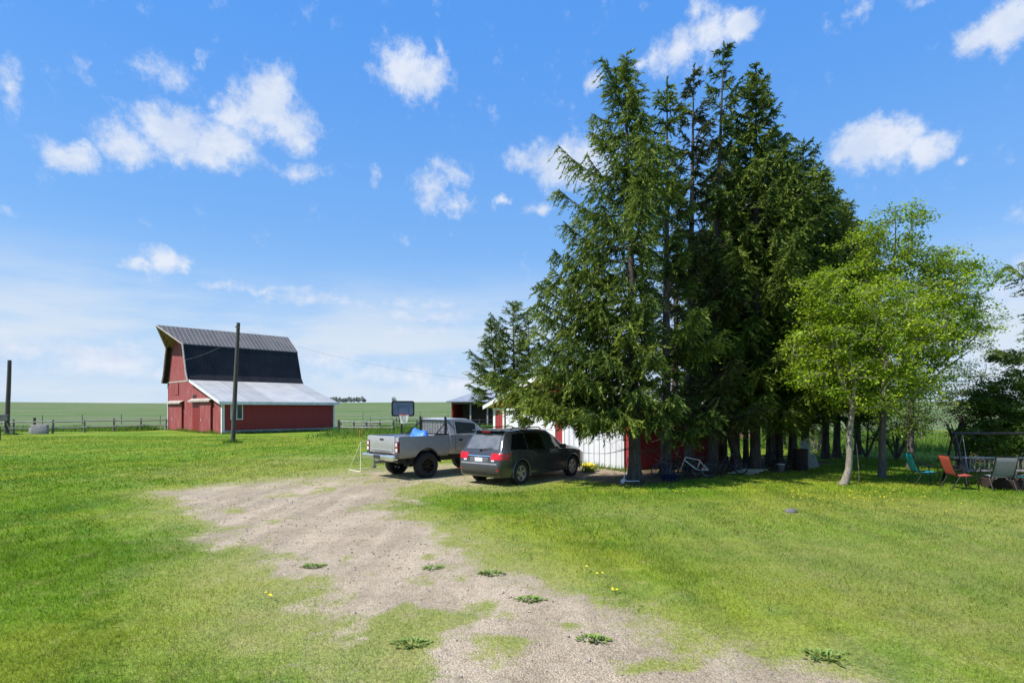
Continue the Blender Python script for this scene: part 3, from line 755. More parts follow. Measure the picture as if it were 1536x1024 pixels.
def loft_mesh(st, nsub=5, shoulder=.12, tumble=.88):
    """closed body from stations (x, zb, zt, wb, wt, zsh)"""
    st = np.array(st, float); xs = st[:, 0]; out = []
    t = np.concatenate([np.linspace(i, i + 1, nsub, endpoint=False) for i in range(len(xs) - 1)] + [[len(xs) - 1]])
    for q in t:
        i = int(min(q, len(xs) - 2)); f = q - i; a, b_ = st[i], st[i + 1]
        x, zb, zt, wb, wt, zs = a + (b_ - a) * f
        dz = zt - zs
        half = [(0, zb), (.78 * wb, zb), (.93 * wb, zb + .03), (.985 * wb, zb + .22 * (zs - zb)), (wb, zb + .5 * (zs - zb)), (.995 * wb, zb + .8 * (zs - zb)),
                (.978 * wb, zs), (.955 * wb, zs + shoulder * .35 * dz), (wt + (wb - wt) * .12, zs + tumble * dz), (wt + .0, zs + .955 * dz), (wt * .9, zs + .985 * dz), (wt * .5, zt), (0, zt + .006)]
        ring = [(x, y, z) for y, z in half] + [(x, -y, z) for y, z in half[-2:0:-1]]
        out.append(ring)
    n = len(out[0]); vs = [p for r in out for p in r]; fs = []
    for i in range(len(out) - 1):
        for k in range(n):
            fs.append((i * n + k, i * n + (k + 1) % n, (i + 1) * n + (k + 1) % n, (i + 1) * n + k))
    h = n // 2
    for base, rev in ((0, False), ((len(out) - 1) * n, True)):
        for k in range(h):
            a, b_, c_, d = k, k + 1, (n - k - 1) % n, (n - k) % n
            f = [base + a, base + b_, base + c_, base + d]
            f = list(dict.fromkeys(f))
            if len(f) > 2: fs.append(tuple(f[::-1] if rev else f))
    return vs, fs
def bvh_of(vs, fs): return BVHTree.FromPolygons([Vector(v) for v in vs], fs)
def cut_wheels(o, axles, r, ww):
    """cuts round wheel openings into a body"""
    tmp = []
    for ax, az in axles:
        for s in (-1, 1):
            c = MB().lathe([(0, -.5), (r, -.5), (r, .5), (0, .5)], 32, None, 'y').build('cut', None)
            c.location = (ax, s * (ww + .5), az)
            md = o.modifiers.new('b', 'BOOLEAN'); md.operation = 'DIFFERENCE'; md.object = c; md.solver = 'EXACT'
            tmp.append(c)
    par = o.parent; o.parent = None
    bpy.context.view_layer.update()
    me = bpy.data.meshes.new_from_object(o.evaluated_get(bpy.context.evaluated_depsgraph_get()))
    o.modifiers.clear(); old = o.data; o.data = me
    me.name = o.name
    me.shade_smooth(); me.set_sharp_from_angle(angle=R(32))
    o.parent = par
    for c in tmp:
        d = c.data; bpy.data.objects.remove(c); bpy.data.meshes.remove(d)
def decal(bvh, corners, ax, off, nu=8, nv=5):
    """panel hugging the body: corners (bl, br, tr, tl) in the plane seen along axis ax ('L','R','B','F','T')"""
    G = []
    bl, br, tr, tl = [Vector(c) for c in corners]
    for j in range(nv + 1):
        v = j / nv; row = []
        for i in range(nu + 1):
            u = i / nu
            p = (bl * (1 - u) + br * u) * (1 - v) + (tl * (1 - u) + tr * u) * v
            if ax in 'LR':
                s = 1 if ax == 'L' else -1
                hit = bvh.ray_cast(Vector((p.x, s * 3, p.y)), Vector((0, -s, 0)))
            elif ax in 'BF':
                s = -1 if ax == 'B' else 1
                hit = bvh.ray_cast(Vector((s * 9, p.x, p.y)), Vector((-s, 0, 0)))
            else:
                s = 1
                hit = bvh.ray_cast(Vector((p.x, p.y, 5)), Vector((0, 0, -1)))
            if hit[0] is None:
                q = Vector((p.x, s * .95, p.y)) if ax in 'LR' else (Vector((.05 if ax == 'B' else 4.9, p.x, p.y)) if ax in 'BF' else Vector((p.x, p.y, 1.5))); hit = bvh.find_nearest(q)
            row.append(hit[0] + hit[1].normalized() * off if hit[1] is not None else hit[0])
        G.append(row)
    return G
def panel(bvh, corners, ax, off, name, m, par, nu=8, nv=5, thick=.02):
    G = decal(bvh, corners, ax, off, nu, nv)
    d = {'L': (0, -1, 0), 'R': (0, 1, 0), 'B': (1, 0, 0), 'F': (-1, 0, 0), 'T': (0, 0, -1)}[ax]
    B_ = [[p + Vector(d) * thick for p in r] for r in G]
    n, k = len(G), len(G[0]); mb = MB(); mb.grid(G)
    b0 = len(mb.v); mb.grid([r[::-1] for r in B_])
    def top(i, j): return i * k + j
    def bot(i, j): return b0 + i * k + (k - 1 - j)
    for j in range(k - 1):
        mb.f.append((top(0, j), top(0, j + 1), bot(0, j + 1), bot(0, j))); mb.f.append((top(n - 1, j + 1), top(n - 1, j), bot(n - 1, j), bot(n - 1, j + 1)))
    for i in range(n - 1):
        mb.f.append((top(i + 1, 0), top(i, 0), bot(i, 0), bot(i + 1, 0))); mb.f.append((top(i, k - 1), top(i + 1, k - 1), bot(i + 1, k - 1), bot(i, k - 1)))
    return mb.build(name, m, par, 40)
def both(bvh, corners, off, name, m, par, **k):
    panel(bvh, corners, 'R', off, name, m, par, **k); panel(bvh, corners, 'L', off, name, m, par, **k)
def line_on(bvh, pts, ax, off, w, mb):
    """thin strip along a polyline on the body, collected into mb"""
    for a, b_ in zip(pts, pts[1:]):
        a, b_ = Vector(a), Vector(b_); d = (b_ - a).normalized(); nn = Vector((-d.y, d.x)) * w / 2
        mb.grid(decal(bvh, (a - nn, b_ - nn, b_ + nn, a + nn), ax, off, 6, 1))
def make_wheel(par, loc, r, w, rim_m, spokes, side, rim_r):
    e = MB().lathe([(0, -.05), (.09, -.05), (.09, .05), (0, .05)], 16, None, 'y').build('wheel', M_blackplastic, par)
    e.location = loc
    prof = [(rim_r, -w * .42), (rim_r + .02, -w * .48), (r * .90, -w * .5), (r * .975, -w * .42), (r, -w * .3), (r, w * .3), (r * .975, w * .42), (r * .90, w * .5), (rim_r + .02, w * .48), (rim_r, w * .42)]
    ty = MB().lathe(prof, 40, None, 'y', True)
    for k in range(36):
        a = k * math.pi / 18
        for s in (-1, 1):
            ty.box((math.cos(a + s * .05) * (r - .002), s * w * .22, math.sin(a + s * .05) * (r - .002)), (.03, w * .34, .05 * r / .4), (0, -a, 0))
    ty.build('tyre', M_tyre, e, 40)
    rm = MB().lathe([(rim_r + .004, -w * .40), (rim_r + .004, w * .40), (rim_r - .03, w * .38), (rim_r - .045, 0), (rim_r - .03, -w * .38)], 36, None, 'y', True)
    rm.lathe([(0, side * w * .22), (.075, side * w * .24), (.07, side * w * .32), (.03, side * w * .34), (0, side * w * .34)], 20, None, 'y')
    for k in range(spokes):
        a = 2 * math.pi * (k + .3) / spokes
        ca, sa = math.cos(a), math.sin(a)
        tw = .055 if spokes < 7 else .035
        p0 = Vector((ca * .05, side * w * .29, sa * .05)); p1 = Vector((ca * (rim_r - .015), side * w * .34, sa * (rim_r - .015)))
        t = Vector((-sa, 0, ca)) * tw; dpt = Vector((0, -side * .04, 0))
        rm.add([p0 - t * .8, p0 + t * .8, p1 + t, p1 - t, p0 - t * .8 + dpt, p0 + t * .8 + dpt, p1 + t + dpt, p1 - t + dpt],
               [(0, 1, 2, 3), (4, 7, 6, 5), (0, 4, 5, 1), (1, 5, 6, 2), (2, 6, 7, 3), (3, 7, 4, 0)])
    rm.build('rim', rim_m, e, 40)
    dsk = MB().lathe([(0, -.02), (rim_r * .72, -.02), (rim_r * .72, .02), (0, .02)], 24, None, 'y').build('brake_disc', M_blackplastic, e)
    return e

# --- dark grey crossover
suv = thing('parked_suv', 'dark grey crossover SUV with red tail lights parked in front of the garage', 'car', (-1.03, 17.33, 0), R(51))
ST = [(0, .44, .62, .74, .66, .58), (.03, .36, .80, .795, .72, .74), (.09, .29, .97, .85, .76, .93), (.17, .25, 1.07, .878, .765, 1.01), (.34, .23, 1.37, .902, .70, 1.05),
      (.50, .22, 1.60, .915, .63, 1.06), (.60, .22, 1.655, .917, .61, 1.06), (1.25, .22, 1.69, .917, .61, 1.045), (2.2, .22, 1.685, .917, .60, 1.02), (2.7, .22, 1.635, .917, .60, 1.01),
      (3.1, .22, 1.42, .915, .64, 1.00), (3.55, .22, 1.11, .912, .70, .985), (4.0, .23, 1.05, .905, .72, .95), (4.4, .25, .985, .885, .70, .88), (4.68, .28, .89, .82, .64, .78), (4.82, .34, .74, .70, .52, .64), (4.87, .44, .62, .56, .44, .54)]
vs, fs = loft_mesh(ST); bv = bvh_of(vs, fs)
body = MB().add(vs, fs).build('body', M_suvpaint, suv, 32)
cut_wheels(body, [(1.0, .36), (3.89, .36)], .40, .60)
for ax in (1.0, 3.89):
    for s in (-1, 1):
        make_wheel(suv, (ax, s * .80, .352), .352, .225, M_rim, 5, s, .235)
        # arch flare and dark liner
        fl = MB(); pts = [(ax + .425 * math.cos(a), s * .905, .36 + .425 * math.sin(a)) for a in np.linspace(-.28, math.pi + .28, 22)]
        fl.tube(pts, .026, 6); fl.build('wheel_arch', paint('flare_grey', (.10, .10, .103), .4, .2) if not bpy.data.materials.get('flare_grey') else bpy.data.materials['flare_grey'], suv, 60)
MB().bx((.55, -.60, .24), (4.4, .60, .40)).build('underbody', M_seam, suv)
# glass
both(bv, ((.50, 1.09), (1.33, 1.06), (1.35, 1.56), (.80, 1.555)), .004, 'rear_quarter_window', M_tint, suv)
both(bv, ((1.37, 1.05), (2.27, 1.03), (2.22, 1.57), (1.39, 1.565)), .004, 'rear_door_window', M_tint, suv)
both(bv, ((2.33, 1.03), (3.40, 1.03), (2.88, 1.48), (2.27, 1.565)), .004, 'front_door_window', M_clearglass, suv, nu=12)
panel(bv, ((-.66, 1.10), (.66, 1.10), (.56, 1.56), (-.56, 1.56)), 'B', .006, 'rear_window', mat('rear_glass', (.15, .155, .16), (.11, .115, .12), rough=.10, spec=1.0), suv, nu=14, nv=8)
panel(bv, ((3.53, -.62), (3.53, .62), (2.80, .54), (2.80, -.54)), 'T', .006, 'windscreen', M_tint, suv, nu=12, nv=8)
# tail: lights wrap round the corner, plate, dark bumper insert, reflector, spoiler, wiper
for s in (-1, 1):
    yy = (-.90, -.47) if s < 0 else (.47, .90)
    tl = panel(bv, ((yy[0], .80), (yy[1], .80), (yy[1], .99), (yy[0], .99)), 'B', .012, 'tail_light', M_red_lens, suv, nu=10)
    panel(bv, ((.05, .82), (.40, .86), (.36, .98), (.08, .99)), 'R' if s < 0 else 'L', .010, 'lens', M_red_lens, tl)
    yr = (-.78, -.60) if s < 0 else (.60, .78)
    panel(bv, ((yr[0], .47), (yr[1], .47), (yr[1], .54), (yr[0], .54)), 'B', .006, 'reflector', M_red_lens, suv)
    yl = (-.62, -.5) if s < 0 else (.5, .62)
    panel(bv, ((yl[0], .755), (yl[1], .755), (yl[1], .795), (yl[0], .795)), 'B', .009, 'reversing_light', M_white_lens, suv)
pr = panel(bv, ((-.36, .72), (.36, .72), (.36, .86), (-.36, .86)), 'B', .004, 'plate_recess', mat('recess_grey', (.09, .09, .092), rough=.5), suv)
lp = MB().bx((-.012, -.155, .735), (.0, .155, .85), .003).build('number_plate', M_plate, pr); lp.location = (.025, 0, 0)
panel(bv, ((-.46, .885), (.46, .885), (.46, .915), (-.46, .915)), 'B', .014, 'tailgate_strip', M_chrome, suv, nu=12, nv=2)
panel(bv, ((-.72, .655), (.72, .655), (.72, .70), (-.72, .70)), 'B', .010, 'bumper_step', mat('bumper_light_grey', (.30, .30, .305), rough=.35, metal=.3), suv, nu=14, nv=2)
panel(bv, ((-.56, .45), (.56, .45), (.60, .50), (-.60, .50)), 'B', .012, 'bumper_trim', M_metalgrey, suv, nu=14, nv=2)
panel(bv, ((-.80, .33), (.80, .33), (.80, .435), (-.80, .435)), 'B', .004, 'bumper_insert', M_blackplastic, suv, nu=14)
MB().box((.50, 0, 1.645), (.30, 1.16, .035), (0, .10, 0), .012).build('spoiler', M_suvpaint, suv, 40)
MB().bx((.352, -.18, 1.612), (.365, .18, 1.628)).build('brake_light', M_red_lens, suv)
wp = MB(); wp.tube([(.135, .02, 1.09), (.16, -.30, 1.14), (.165, -.42, 1.16)], .010, 6); wp.box((.13, .03, 1.085), (.05, .08, .05)); wp.build('wiper', M_blackplastic, suv)
for s in (-1, 1):
    rr = MB(); rr.tube([(.85, s * .57, 1.675), (.95, s * .575, 1.735), (2.3, s * .565, 1.735), (2.45, s * .56, 1.67)], .018, 6); rr.build('roof_rail', M_blackplastic, suv, 50)
    mi = MB().box((3.12, s * 1.0, 1.09), (.13, .20, .14), (0, 0, s * -.15), .03); mi.bx((3.10, s * .9, 1.03), (3.16, s * .96, 1.08)); mi.build('door_mirror', M_blackplastic, suv, 40)
    ax = 'R' if s < 0 else 'L'
    ln = MB()
    line_on(bv, [(1.36, .42), (1.36, 1.03)], ax, .002, .012, ln); line_on(bv, [(2.30, .30), (2.30, 1.02)], ax, .002, .012, ln)
    line_on(bv, [(3.42, .32), (3.40, 1.0)], ax, .002, .012, ln); line_on(bv, [(1.45, .30), (3.42, .30)], ax, .002, .014, ln)
    ln.build('door_gap', M_seam, suv, fix=False)
    for xh in (1.58, 2.48):
        hb = MB().box((xh, s * .925, .90), (.19, .035, .032), None, .012); hb.build('door_handle', M_suvpaint, suv, 50)
    yl = (-.80, -.52) if s < 0 else (.52, .80)
    panel(bv, ((yl[0], .66), (yl[1], .66), (yl[1], .80), (yl[0], .80)), 'F', .008, 'headlight', M_white_lens, suv)
panel(bv, ((-.45, .50), (.45, .50), (.45, .72), (-.45, .72)), 'F', .008, 'grille', M_blackplastic, suv)
ex = MB(); ex.tube([(.10, -.50, .27), (.6, -.50, .27)], .035, 10); ex.build('exhaust_pipe', M_metalgrey, suv, 50)
MB().bx((.0, -.02, 0), (.02, .02, .03)).build('tailgate_badge', M_chrome, suv).location = (.022, 0, .86)

# --- lifted silver pickup
trk = thing('pickup_truck', 'lifted silver pickup truck with black wheels and a rack behind the cab', 'pickup truck', (-4.42, 19.02, 0), R(45))
CAB = [(2.22, .74, 1.93, .93, .76, 1.42), (2.27, .72, 1.98, .955, .745, 1.42), (2.7, .70, 2.0, .965, .74, 1.41), (3.25, .70, 1.975, .965, .72, 1.40), (3.5, .70, 1.88, .965, .72, 1.395),
       (4.02, .70, 1.50, .96, .74, 1.385), (4.12, .70, 1.46, .96, .74, 1.37), (4.6, .72, 1.43, .955, .74, 1.33), (5.0, .74, 1.38, .94, .72, 1.26), (5.2, .78, 1.28, .90, .66, 1.12), (5.27, .84, 1.12, .84, .55, .98)]
vs, fs = loft_mesh(CAB); cb = bvh_of(vs, fs)
cab = MB().add(vs, fs).build('cab', M_truckpaint, trk, 32)
cut_wheels(cab, [(4.28, .46)], .53, .62)
# cargo box: outer bulge, rail, inner wall and floor in one U section
sec = [(.90, .70), (.955, .76), (.985, .95), (.985, 1.12), (.955, 1.27), (.955, 1.36), (.94, 1.42), (.86, 1.42), (.85, 1.38), (.80, 1.34), (.80, .97), (0, .97)]
full = sec + [(-y, z) for y, z in sec[-2::-1]] + [(-.80, .90), (.80, .90)]
bx_ = MB().prism(full, .14, 2.16, 'x')
bed = bx_.build('cargo_box', M_truckpaint, trk, 32)
cut_wheels(bed, [(1.25, .48)], .54, .62)
bb = bvh_of([tuple(v.co) for v in bed.data.vertices], [tuple(p.vertices) for p in bed.data.polygons])
MB().bx((2.10, -.80, .97), (2.162, .80, 1.40)).build('cargo_box_front', M_truckpaint, trk)
tgm = MB(); tgm.bx((.075, -.76, .86), (.138, .76, 1.425), .02); tg_ = tgm.build('tailgate', M_truckpaint, trk, 40)
th = MB().bx((.058, -.11, 1.28), (.076, .11, 1.34), .006).build('handle', M_blackplastic, tg_)
MB().bx((.055, -.66, .93), (.074, .66, .99), .006).build('trim_strip', M_truckpaint, tg_)
for s in (-1, 1):
    q = MB().bx((.10, s * .765 - .0, .74), (.145, s * .95, 1.40), .012).build('corner_post', M_truckpaint, trk, 40)
    t_ = MB().bx((.075, s * .80, .90), (.16, s * .962, 1.26), .012).build('tail_light', mat('dark_red_lens', (.22, .02, .02), (.12, .012, .014), rough=.2, scale=9), trk, 40)
    MB().bx((.066, s * .82, .93), (.074, s * .93, 1.04), .003).build('lens', M_white_lens, t_)
    MB().bx((.066, s * .82, 1.10), (.074, s * .91, 1.22), .003).build('lens', M_white_lens, t_)
    MB().bx((.072, s * .775, .78), (.098, s * .95, .878), .004).build('corner_cap', M_blackplastic, trk)
bm_ = MB(); bm_.box((-.02, 0, .74), (.20, 1.92, .17), None, .03); bm_.box((.03, 0, .635), (.10, 1.5, .05), None, .01)
bmp = bm_.build('rear_bumper', M_chrome, trk, 40)
MB().bx((-.126, -.20, .68), (-.119, .20, .80), .002).build('plate_recess', M_blackplastic, bmp); MB().bx((-.1, -.5, .826), (.08, .5, .835)).build('step_pad', M_blackplastic, bmp)
ht = MB(); ht.bx((-.20, -.04, .52), (.6, .04, .60)); ht.tube([(-.22, 0, .44), (-.22, 0, .62)], .035, 8); ht.tube([(-.22, 0, .62), (-.22, 0, .67)], .026, 8); ht.bx((-.28, -.05, .38), (-.16, .05, .45)); ht.build('tow_hitch', M_metalgrey, trk)
MB().bx((.3, -.62, .52), (5.0, -.42, .68)).bx((.3, .42, .52), (5.0, .62, .68)).bx((1.15, -.75, .40), (1.35, .75, .50)).bx((4.18, -.75, .40), (4.38, .75, .50)).bx((1.05, -.2, .33), (1.45, .15, .58)).build('chassis', M_blackplastic, trk)
for ax in (1.25, 4.28):
    for s in (-1, 1):
        make_wheel(trk, (ax, s * .86, .42), .42, .31, M_rimblack, 8, s, .25)
        c_ = MB(); pts = [(ax + .60 * math.cos(a), .5 + .58 * math.sin(a)) for a in np.linspace(0, math.pi, 16)]
        inn = [(ax + .575 * math.cos(a), .5 + .555 * math.sin(a)) for a in np.linspace(math.pi, 0, 16)]
        c_.prism(pts + inn, s * .60, s * .935, 'y'); c_.prism(pts, s * .585, s * .60, 'y'); c_.build('wheel_liner', M_seam, trk)
# windows, doors, mirrors, bumper, lights
panel(cb, ((-.76, 1.47), (.76, 1.47), (.70, 1.85), (-.70, 1.85)), 'B', .006, 'rear_window', mat('dim_rear_glass', (.012, .013, .014), rough=.25, spec=.3), trk, nu=10)
for s in (-1, 1):
    ax = 'R' if s < 0 else 'L'
    panel(cb, ((2.55, 1.45), (3.86, 1.44), (3.50, 1.80), (2.57, 1.88)), ax, .005, 'door_window', M_clearglass, trk, nu=14)
    ln = MB(); line_on(cb, [(2.48, .86), (2.48, 1.42), (2.51, 1.92)], ax, .002, .014, ln); line_on(cb, [(2.48, .84), (3.75, .84)], ax, .002, .014, ln); line_on(cb, [(3.86, .9), (3.9, 1.40)], ax, .002, .014, ln)
    ln.build('door_gap', M_seam, trk, fix=False)
    MB().box((2.70, s * .972, 1.23), (.16, .025, .07), None, .01).build('door_handle', M_blackplastic, trk)
    mi = MB().box((3.75, s * 1.10, 1.50), (.12, .18, .22), None, .03); mi.bx((3.73, s * .93, 1.44), (3.78, s * 1.05, 1.47)); mi.build('door_mirror', M_blackplastic, trk, 40)
    panel(cb, ((s * .74 - .12, .98), (s * .74 + .10, .98), (s * .74 + .10, 1.14), (s * .74 - .12, 1.14)), 'F', .008, 'headlight', M_white_lens, trk)
panel(cb, ((4.02, -.68), (4.02, .68), (3.46, .58), (3.46, -.58)), 'T', .006, 'windscreen', M_clearglass, trk, nu=10)
panel(cb, ((-.5, .96), (.5, .96), (.5, 1.18), (-.5, 1.18)), 'F', .01, 'grille', M_blackplastic, trk)
MB().box((5.30, 0, .74), (.18, 1.9, .20), None, .04).build('front_bumper', M_chrome, trk, 40)
rk = MB()
for s in (-1, 1):
    rk.bx((2.165, s * .74 - .035, 1.425), (2.215, s * .74 + .035, 2.05)); rk.bx((1.62, s * .885 - .03, 1.425), (2.2, s * .885 + .03, 1.465)); rk.tube([(1.7, s * .86, 1.47), (2.18, s * .76, 1.85)], .02, 6)
rk.bx((2.165, -.70, 1.90), (2.215, .70, 1.94)); rk.bx((2.165, -.70, 1.43), (2.215, .70, 1.46))
for k in range(9): rk.bx((2.18, -.62 + k * .155 - .005, 1.46), (2.19, -.62 + k * .155 + .005, 1.90))
for k in range(5): rk.bx((2.191, -.70, 1.54 + k * .09), (2.199, .70, 1.55 + k * .09))
rk.build('headache_rack', M_blackmetal, trk)
# blue tarp heaped in the box
M_tarp = mat('blue_tarp', (.03, .13, .62), (.05, .22, .75), rough=.5, scale=4)
tp = MB(); G = []
for i in range(15):
    row = []
    for j in range(19):
        u, v = i / 14, j / 18; e = min(u, 1 - u, .5) * min(v, 1 - v, .5) * 4
        z = .985 + .50 * min(1, e * 2.2) + .13 * math.exp(-((u - .4) ** 2 / .08 + (v - .18) ** 2 / .02)) + .13 * math.exp(-((u - .5) ** 2 / .08 + (v - .80) ** 2 / .02)) + .05 * math.sin(9 * u + 5 * v) * min(1, e * 3) + .04 * random.random() * min(1, e * 3)
        row.append((-.42 + .84 * u, -.60 + 1.2 * v, z))
    G.append(row)
tp.grid(G)
top_n = len(tp.v); tp.bx((-.41, -.59, .975), (.41, .59, .985))
tarp = tp.build('blue_tarp', M_tarp, None, 60); cs, sn = math.cos(R(45)), math.sin(R(45))
tarp.location = (-4.42 + 1.62 * cs, 19.02 + 1.62 * sn, 0); tarp.rotation_euler = (0, 0, R(45))
tag(tarp, 'crumpled bright blue tarp heaped in the pickup bed', 'tarp')
# ------------------------------------------------------------------ poles and wires
def pole(label, px, py, ptx, pty, r):
    bx0, by0 = gp(px, py); zt = wz(pty, by0); dx = wx(ptx, by0) - bx0
    t = thing('utility_pole', label, 'utility pole', (bx0, by0, 0))
    m = MB(); n = 7
    m.tube([(dx * i / n + random.uniform(-.01, .01), 0, zt * i / n - (.1 if i == 0 else 0)) for i in range(n + 1)], [r * (1.15 - .3 * i / n) for i in range(n + 1)], 12)
    m.build('shaft', M_polewood, t, 50)
    return t, (bx0, by0), (bx0 + dx, by0, zt)
t1, b1, top1 = pole('tall leaning wooden pole standing in front of the barn', 349, 664, 357.5, 484, .135)
br = MB(); br.tube([(.36, -.16, top1[2] - .35), (.36, -.30, top1[2] - .33)], .02, 6); br.lathe([(0, 0), (.05, 0), (.06, .06), (.04, .12), (0, .12)], 10, Matrix.Translation((.36, -.3, top1[2] - .36))); br.build('insulator', M_metalgrey, t1)
t2, b2, top2 = pole('wooden pole with a dark box near the base at the far left', 10, 652, 14.5, 540, .17)
bxx = MB().bx((-.45, -.42, 1.25), (.45, -.19, 1.75), .02); bx_o = bxx.build('meter_box', mat('box_dark_grey', (.05, .055, .06), (.09, .095, .1), rough=.6), t2)
MB().bx((-.47, -.44, 1.751), (.47, -.17, 1.79)).build('lid', M_metalgrey, bx_o)
lg = MB(); lg.tube([(.2, -.3, 1.25), (.75, -.3, .02)], .045, 6); lg.tube([(.45, -.3, 1.3), (.62, -.3, .8)], .03, 6); lg.build('brace', M_greywood, t2)
M_wire = mat('wire', (.22, .22, .23), rough=.6)
def wire(a, b_, sag, label, r=.006):
    pts = [tuple(a[i] + (b_[i] - a[i]) * t - (4 * sag * t * (1 - t) if i == 2 else 0) for i in range(3)) for t in np.linspace(0, 1, 25)]
    o = MB().tube(pts, r, 5).build('overhead_wire', M_wire); tag(o, label, 'wire', 'overhead wires')
bc, bs = math.cos(math.atan2(.729, .684)), math.sin(math.atan2(.729, .684))
def barn_pt(x, y, z): return (-26.2 + bc * x - bs * y, 51.4 + bs * x + bc * y, z)
wire((top1[0] + .02, top1[1] - .28, top1[2] - .3), (3.6, 30.5, 3.6), .9, 'thin wire sagging from the barn pole to the right behind the spruces')
wire((top1[0], top1[1] + .16, top1[2] - .9), barn_pt(-.45, 8.6, 7.2), .25, 'short thin wire from the leaning pole to the barn roof edge')

# ------------------------------------------------------------------ fences: each run is one thing with its posts and rails
def fence(name, label, pts, posts, hp, rails, pm, rm, group=None, pr=.065, rr=.045):
    """pts: polyline on the ground, posts: spacing, rails: heights"""
    t = thing(name, label, 'fence', (pts[0][0], pts[0][1], 0), 0, group)
    o = Vector((pts[0][0], pts[0][1], 0))
    for k, (a, b_) in enumerate(zip(pts, pts[1:])):
        A, B = Vector((*a, 0)) - o, Vector((*b_, 0)) - o; Ln = (B - A).length; n = max(1, round(Ln / posts))
        for i in range(n + (1 if k == len(pts) - 2 else 0)):
            p = A.lerp(B, i / n); h = hp * random.uniform(.93, 1.08)
            MB().tube([(p.x, p.y, -.1), (p.x + random.uniform(-.04, .04), p.y + random.uniform(-.04, .04), h)], [pr, pr * .92], 8).build('post', pm, t, 50)
        d = (B - A).normalized(); nn = Vector((d.y, -d.x, 0)) * (pr + rr * .9)
        for h in rails:
            m = MB()
            for i in range(n):
                p, q = A.lerp(B, i / n) + nn, A.lerp(B, (i + 1) / n) + nn
                j1, j2 = random.uniform(-.04, .04), random.uniform(-.04, .04)
                m.tube([(p.x, p.y, h + j1), ((p.x + q.x) / 2, (p.y + q.y) / 2, h + (j1 + j2) / 2 - .015), (q.x, q.y, h + j2)], rr, 6)
            m.build('rail', rm, t, 50)
    return t
def pY(px, Y): return (wx(px, Y), Y)
fence('rail_fence', 'weathered two rail wooden fence running left from the barn', [pY(-40, 51), pY(79, 53), pY(249, 62)], 2.95, 1.3, (1.08, .52), M_greywood, M_palewood, 'rail fences round the farmyard', .095, .06)
fence('rail_fence', 'pale two rail corral fence just right of the barn', [pY(511, 54), pY(590, 53.5)], 1.2, 1.22, (1.06, .55, .2), M_greywood, M_palewood, 'rail fences round the farmyard', .085, .058)
fence('pipe_fence', 'dark pipe corral panels behind the pickup and basketball hoop', [pY(590, 54.6), pY(660, 55), pY(748, 57)], 2.2, 1.25, (1.15, .85, .5, .2), M_pipe, M_pipe, None, .06, .04)
fence('rail_fence', 'single pale rail fence beyond the basketball hoop', [pY(556, 63), pY(672, 64)], 2.8, 1.45, (1.32,), M_greywood, M_palewood, 'rail fences round the farmyard', .05, .045)
fence('wire_fence', 'thin wire fence with sparse posts out in the field', [pY(-60, 80), pY(240, 84)], 5.6, 1.35, (1.2, .8), M_greywood, M_wire, 'wire fences in the field', .06, .008)
fence('wire_fence', 'wire fence on tall thin posts in the field right of the barn', [pY(500, 92), pY(672, 96)], 5.2, 1.9, (1.6, 1.1, .6), M_greywood, M_wire, 'wire fences in the field', .05, .008)
fence('wire_fence', 'wire fence with grey posts in the long grass right of the trees', [pY(1180, 41), pY(1383, 38), pY(1600, 35)], 4.6, 1.35, (1.2, .8, .4), M_greywood, M_wire, 'wire fences in the field', .06, .008)
g_ = MB().tube([(0, 0, -.1), (0, 0, 1.25)], [.13, .11], 10).build('gate_post', M_polewood, None, 50); g_.location = (*pY(508, 53.2), 0); tag(g_, 'thick dark gate post at the right corner of the barn', 'gate post')
g_ = MB().tube([(0, 0, -.1), (.02, 0, .95)], [.12, .11], 10).build('fence_post', M_polewood, None, 50); g_.location = (*gp(-2, 660), 0); tag(g_, 'lone dark fence post at the left edge of the lawn', 'fence post')
g_ = MB().tube([(0, 0, -.05), (.01, 0, .62)], .05, 8).build('marker_post', mat('orange_plastic', (.62, .18, .03), rough=.5), None, 50); g_.location = (*gp(540, 655), 0); tag(g_, 'short orange marker post in front of the corral fence', 'marker post')
pb = MB(); pb.box((0, 0, .42), (1.35, .30, .86), (0, 0, .08), .03); pb.box((-.75, .05, .28), (.5, .25, .5), (0, 0, -.2), .02)
g_ = pb.build('wooden_crate', mat('grey_crate_wood', (.30, .28, .30), (.22, .21, .22), rough=.9, scale=4), None, 40); g_.location = (*pY(60, 52), 0); tag(g_, 'pale grey weathered crate in the grass beside the left fence', 'crate')
st = MB().tube([(0, 0, 0), (.02, 0, 1.45)], [.13, .11], 8).build('tree_stump', M_polewood, None, 50); st.location = (*pY(51.5, 54), 0); tag(st, 'dark upright stump sticking up behind the grey crate', 'stump')
pl = MB()
for k in range(7): pl.box((random.uniform(-.5, .5), random.uniform(-.3, .3), .08 + .09 * k), (random.uniform(1.4, 2.4), .14, .05), (random.uniform(-.1, .1), random.uniform(-.12, .12), random.uniform(-.4, .4)))
g_ = pl.build('plank_pile', M_palewood); g_.location = (*pY(551, 57), .35); tag(g_, 'loose pile of pale planks behind the corral fence', 'planks'); 
pls = MB(); pls.bx((-.9, -.35, -.37), (-.75, .35, .03)); pls.bx((.75, -.35, -.37), (.9, .35, .03)); o_ = pls.build('support', M_greywood, g_)

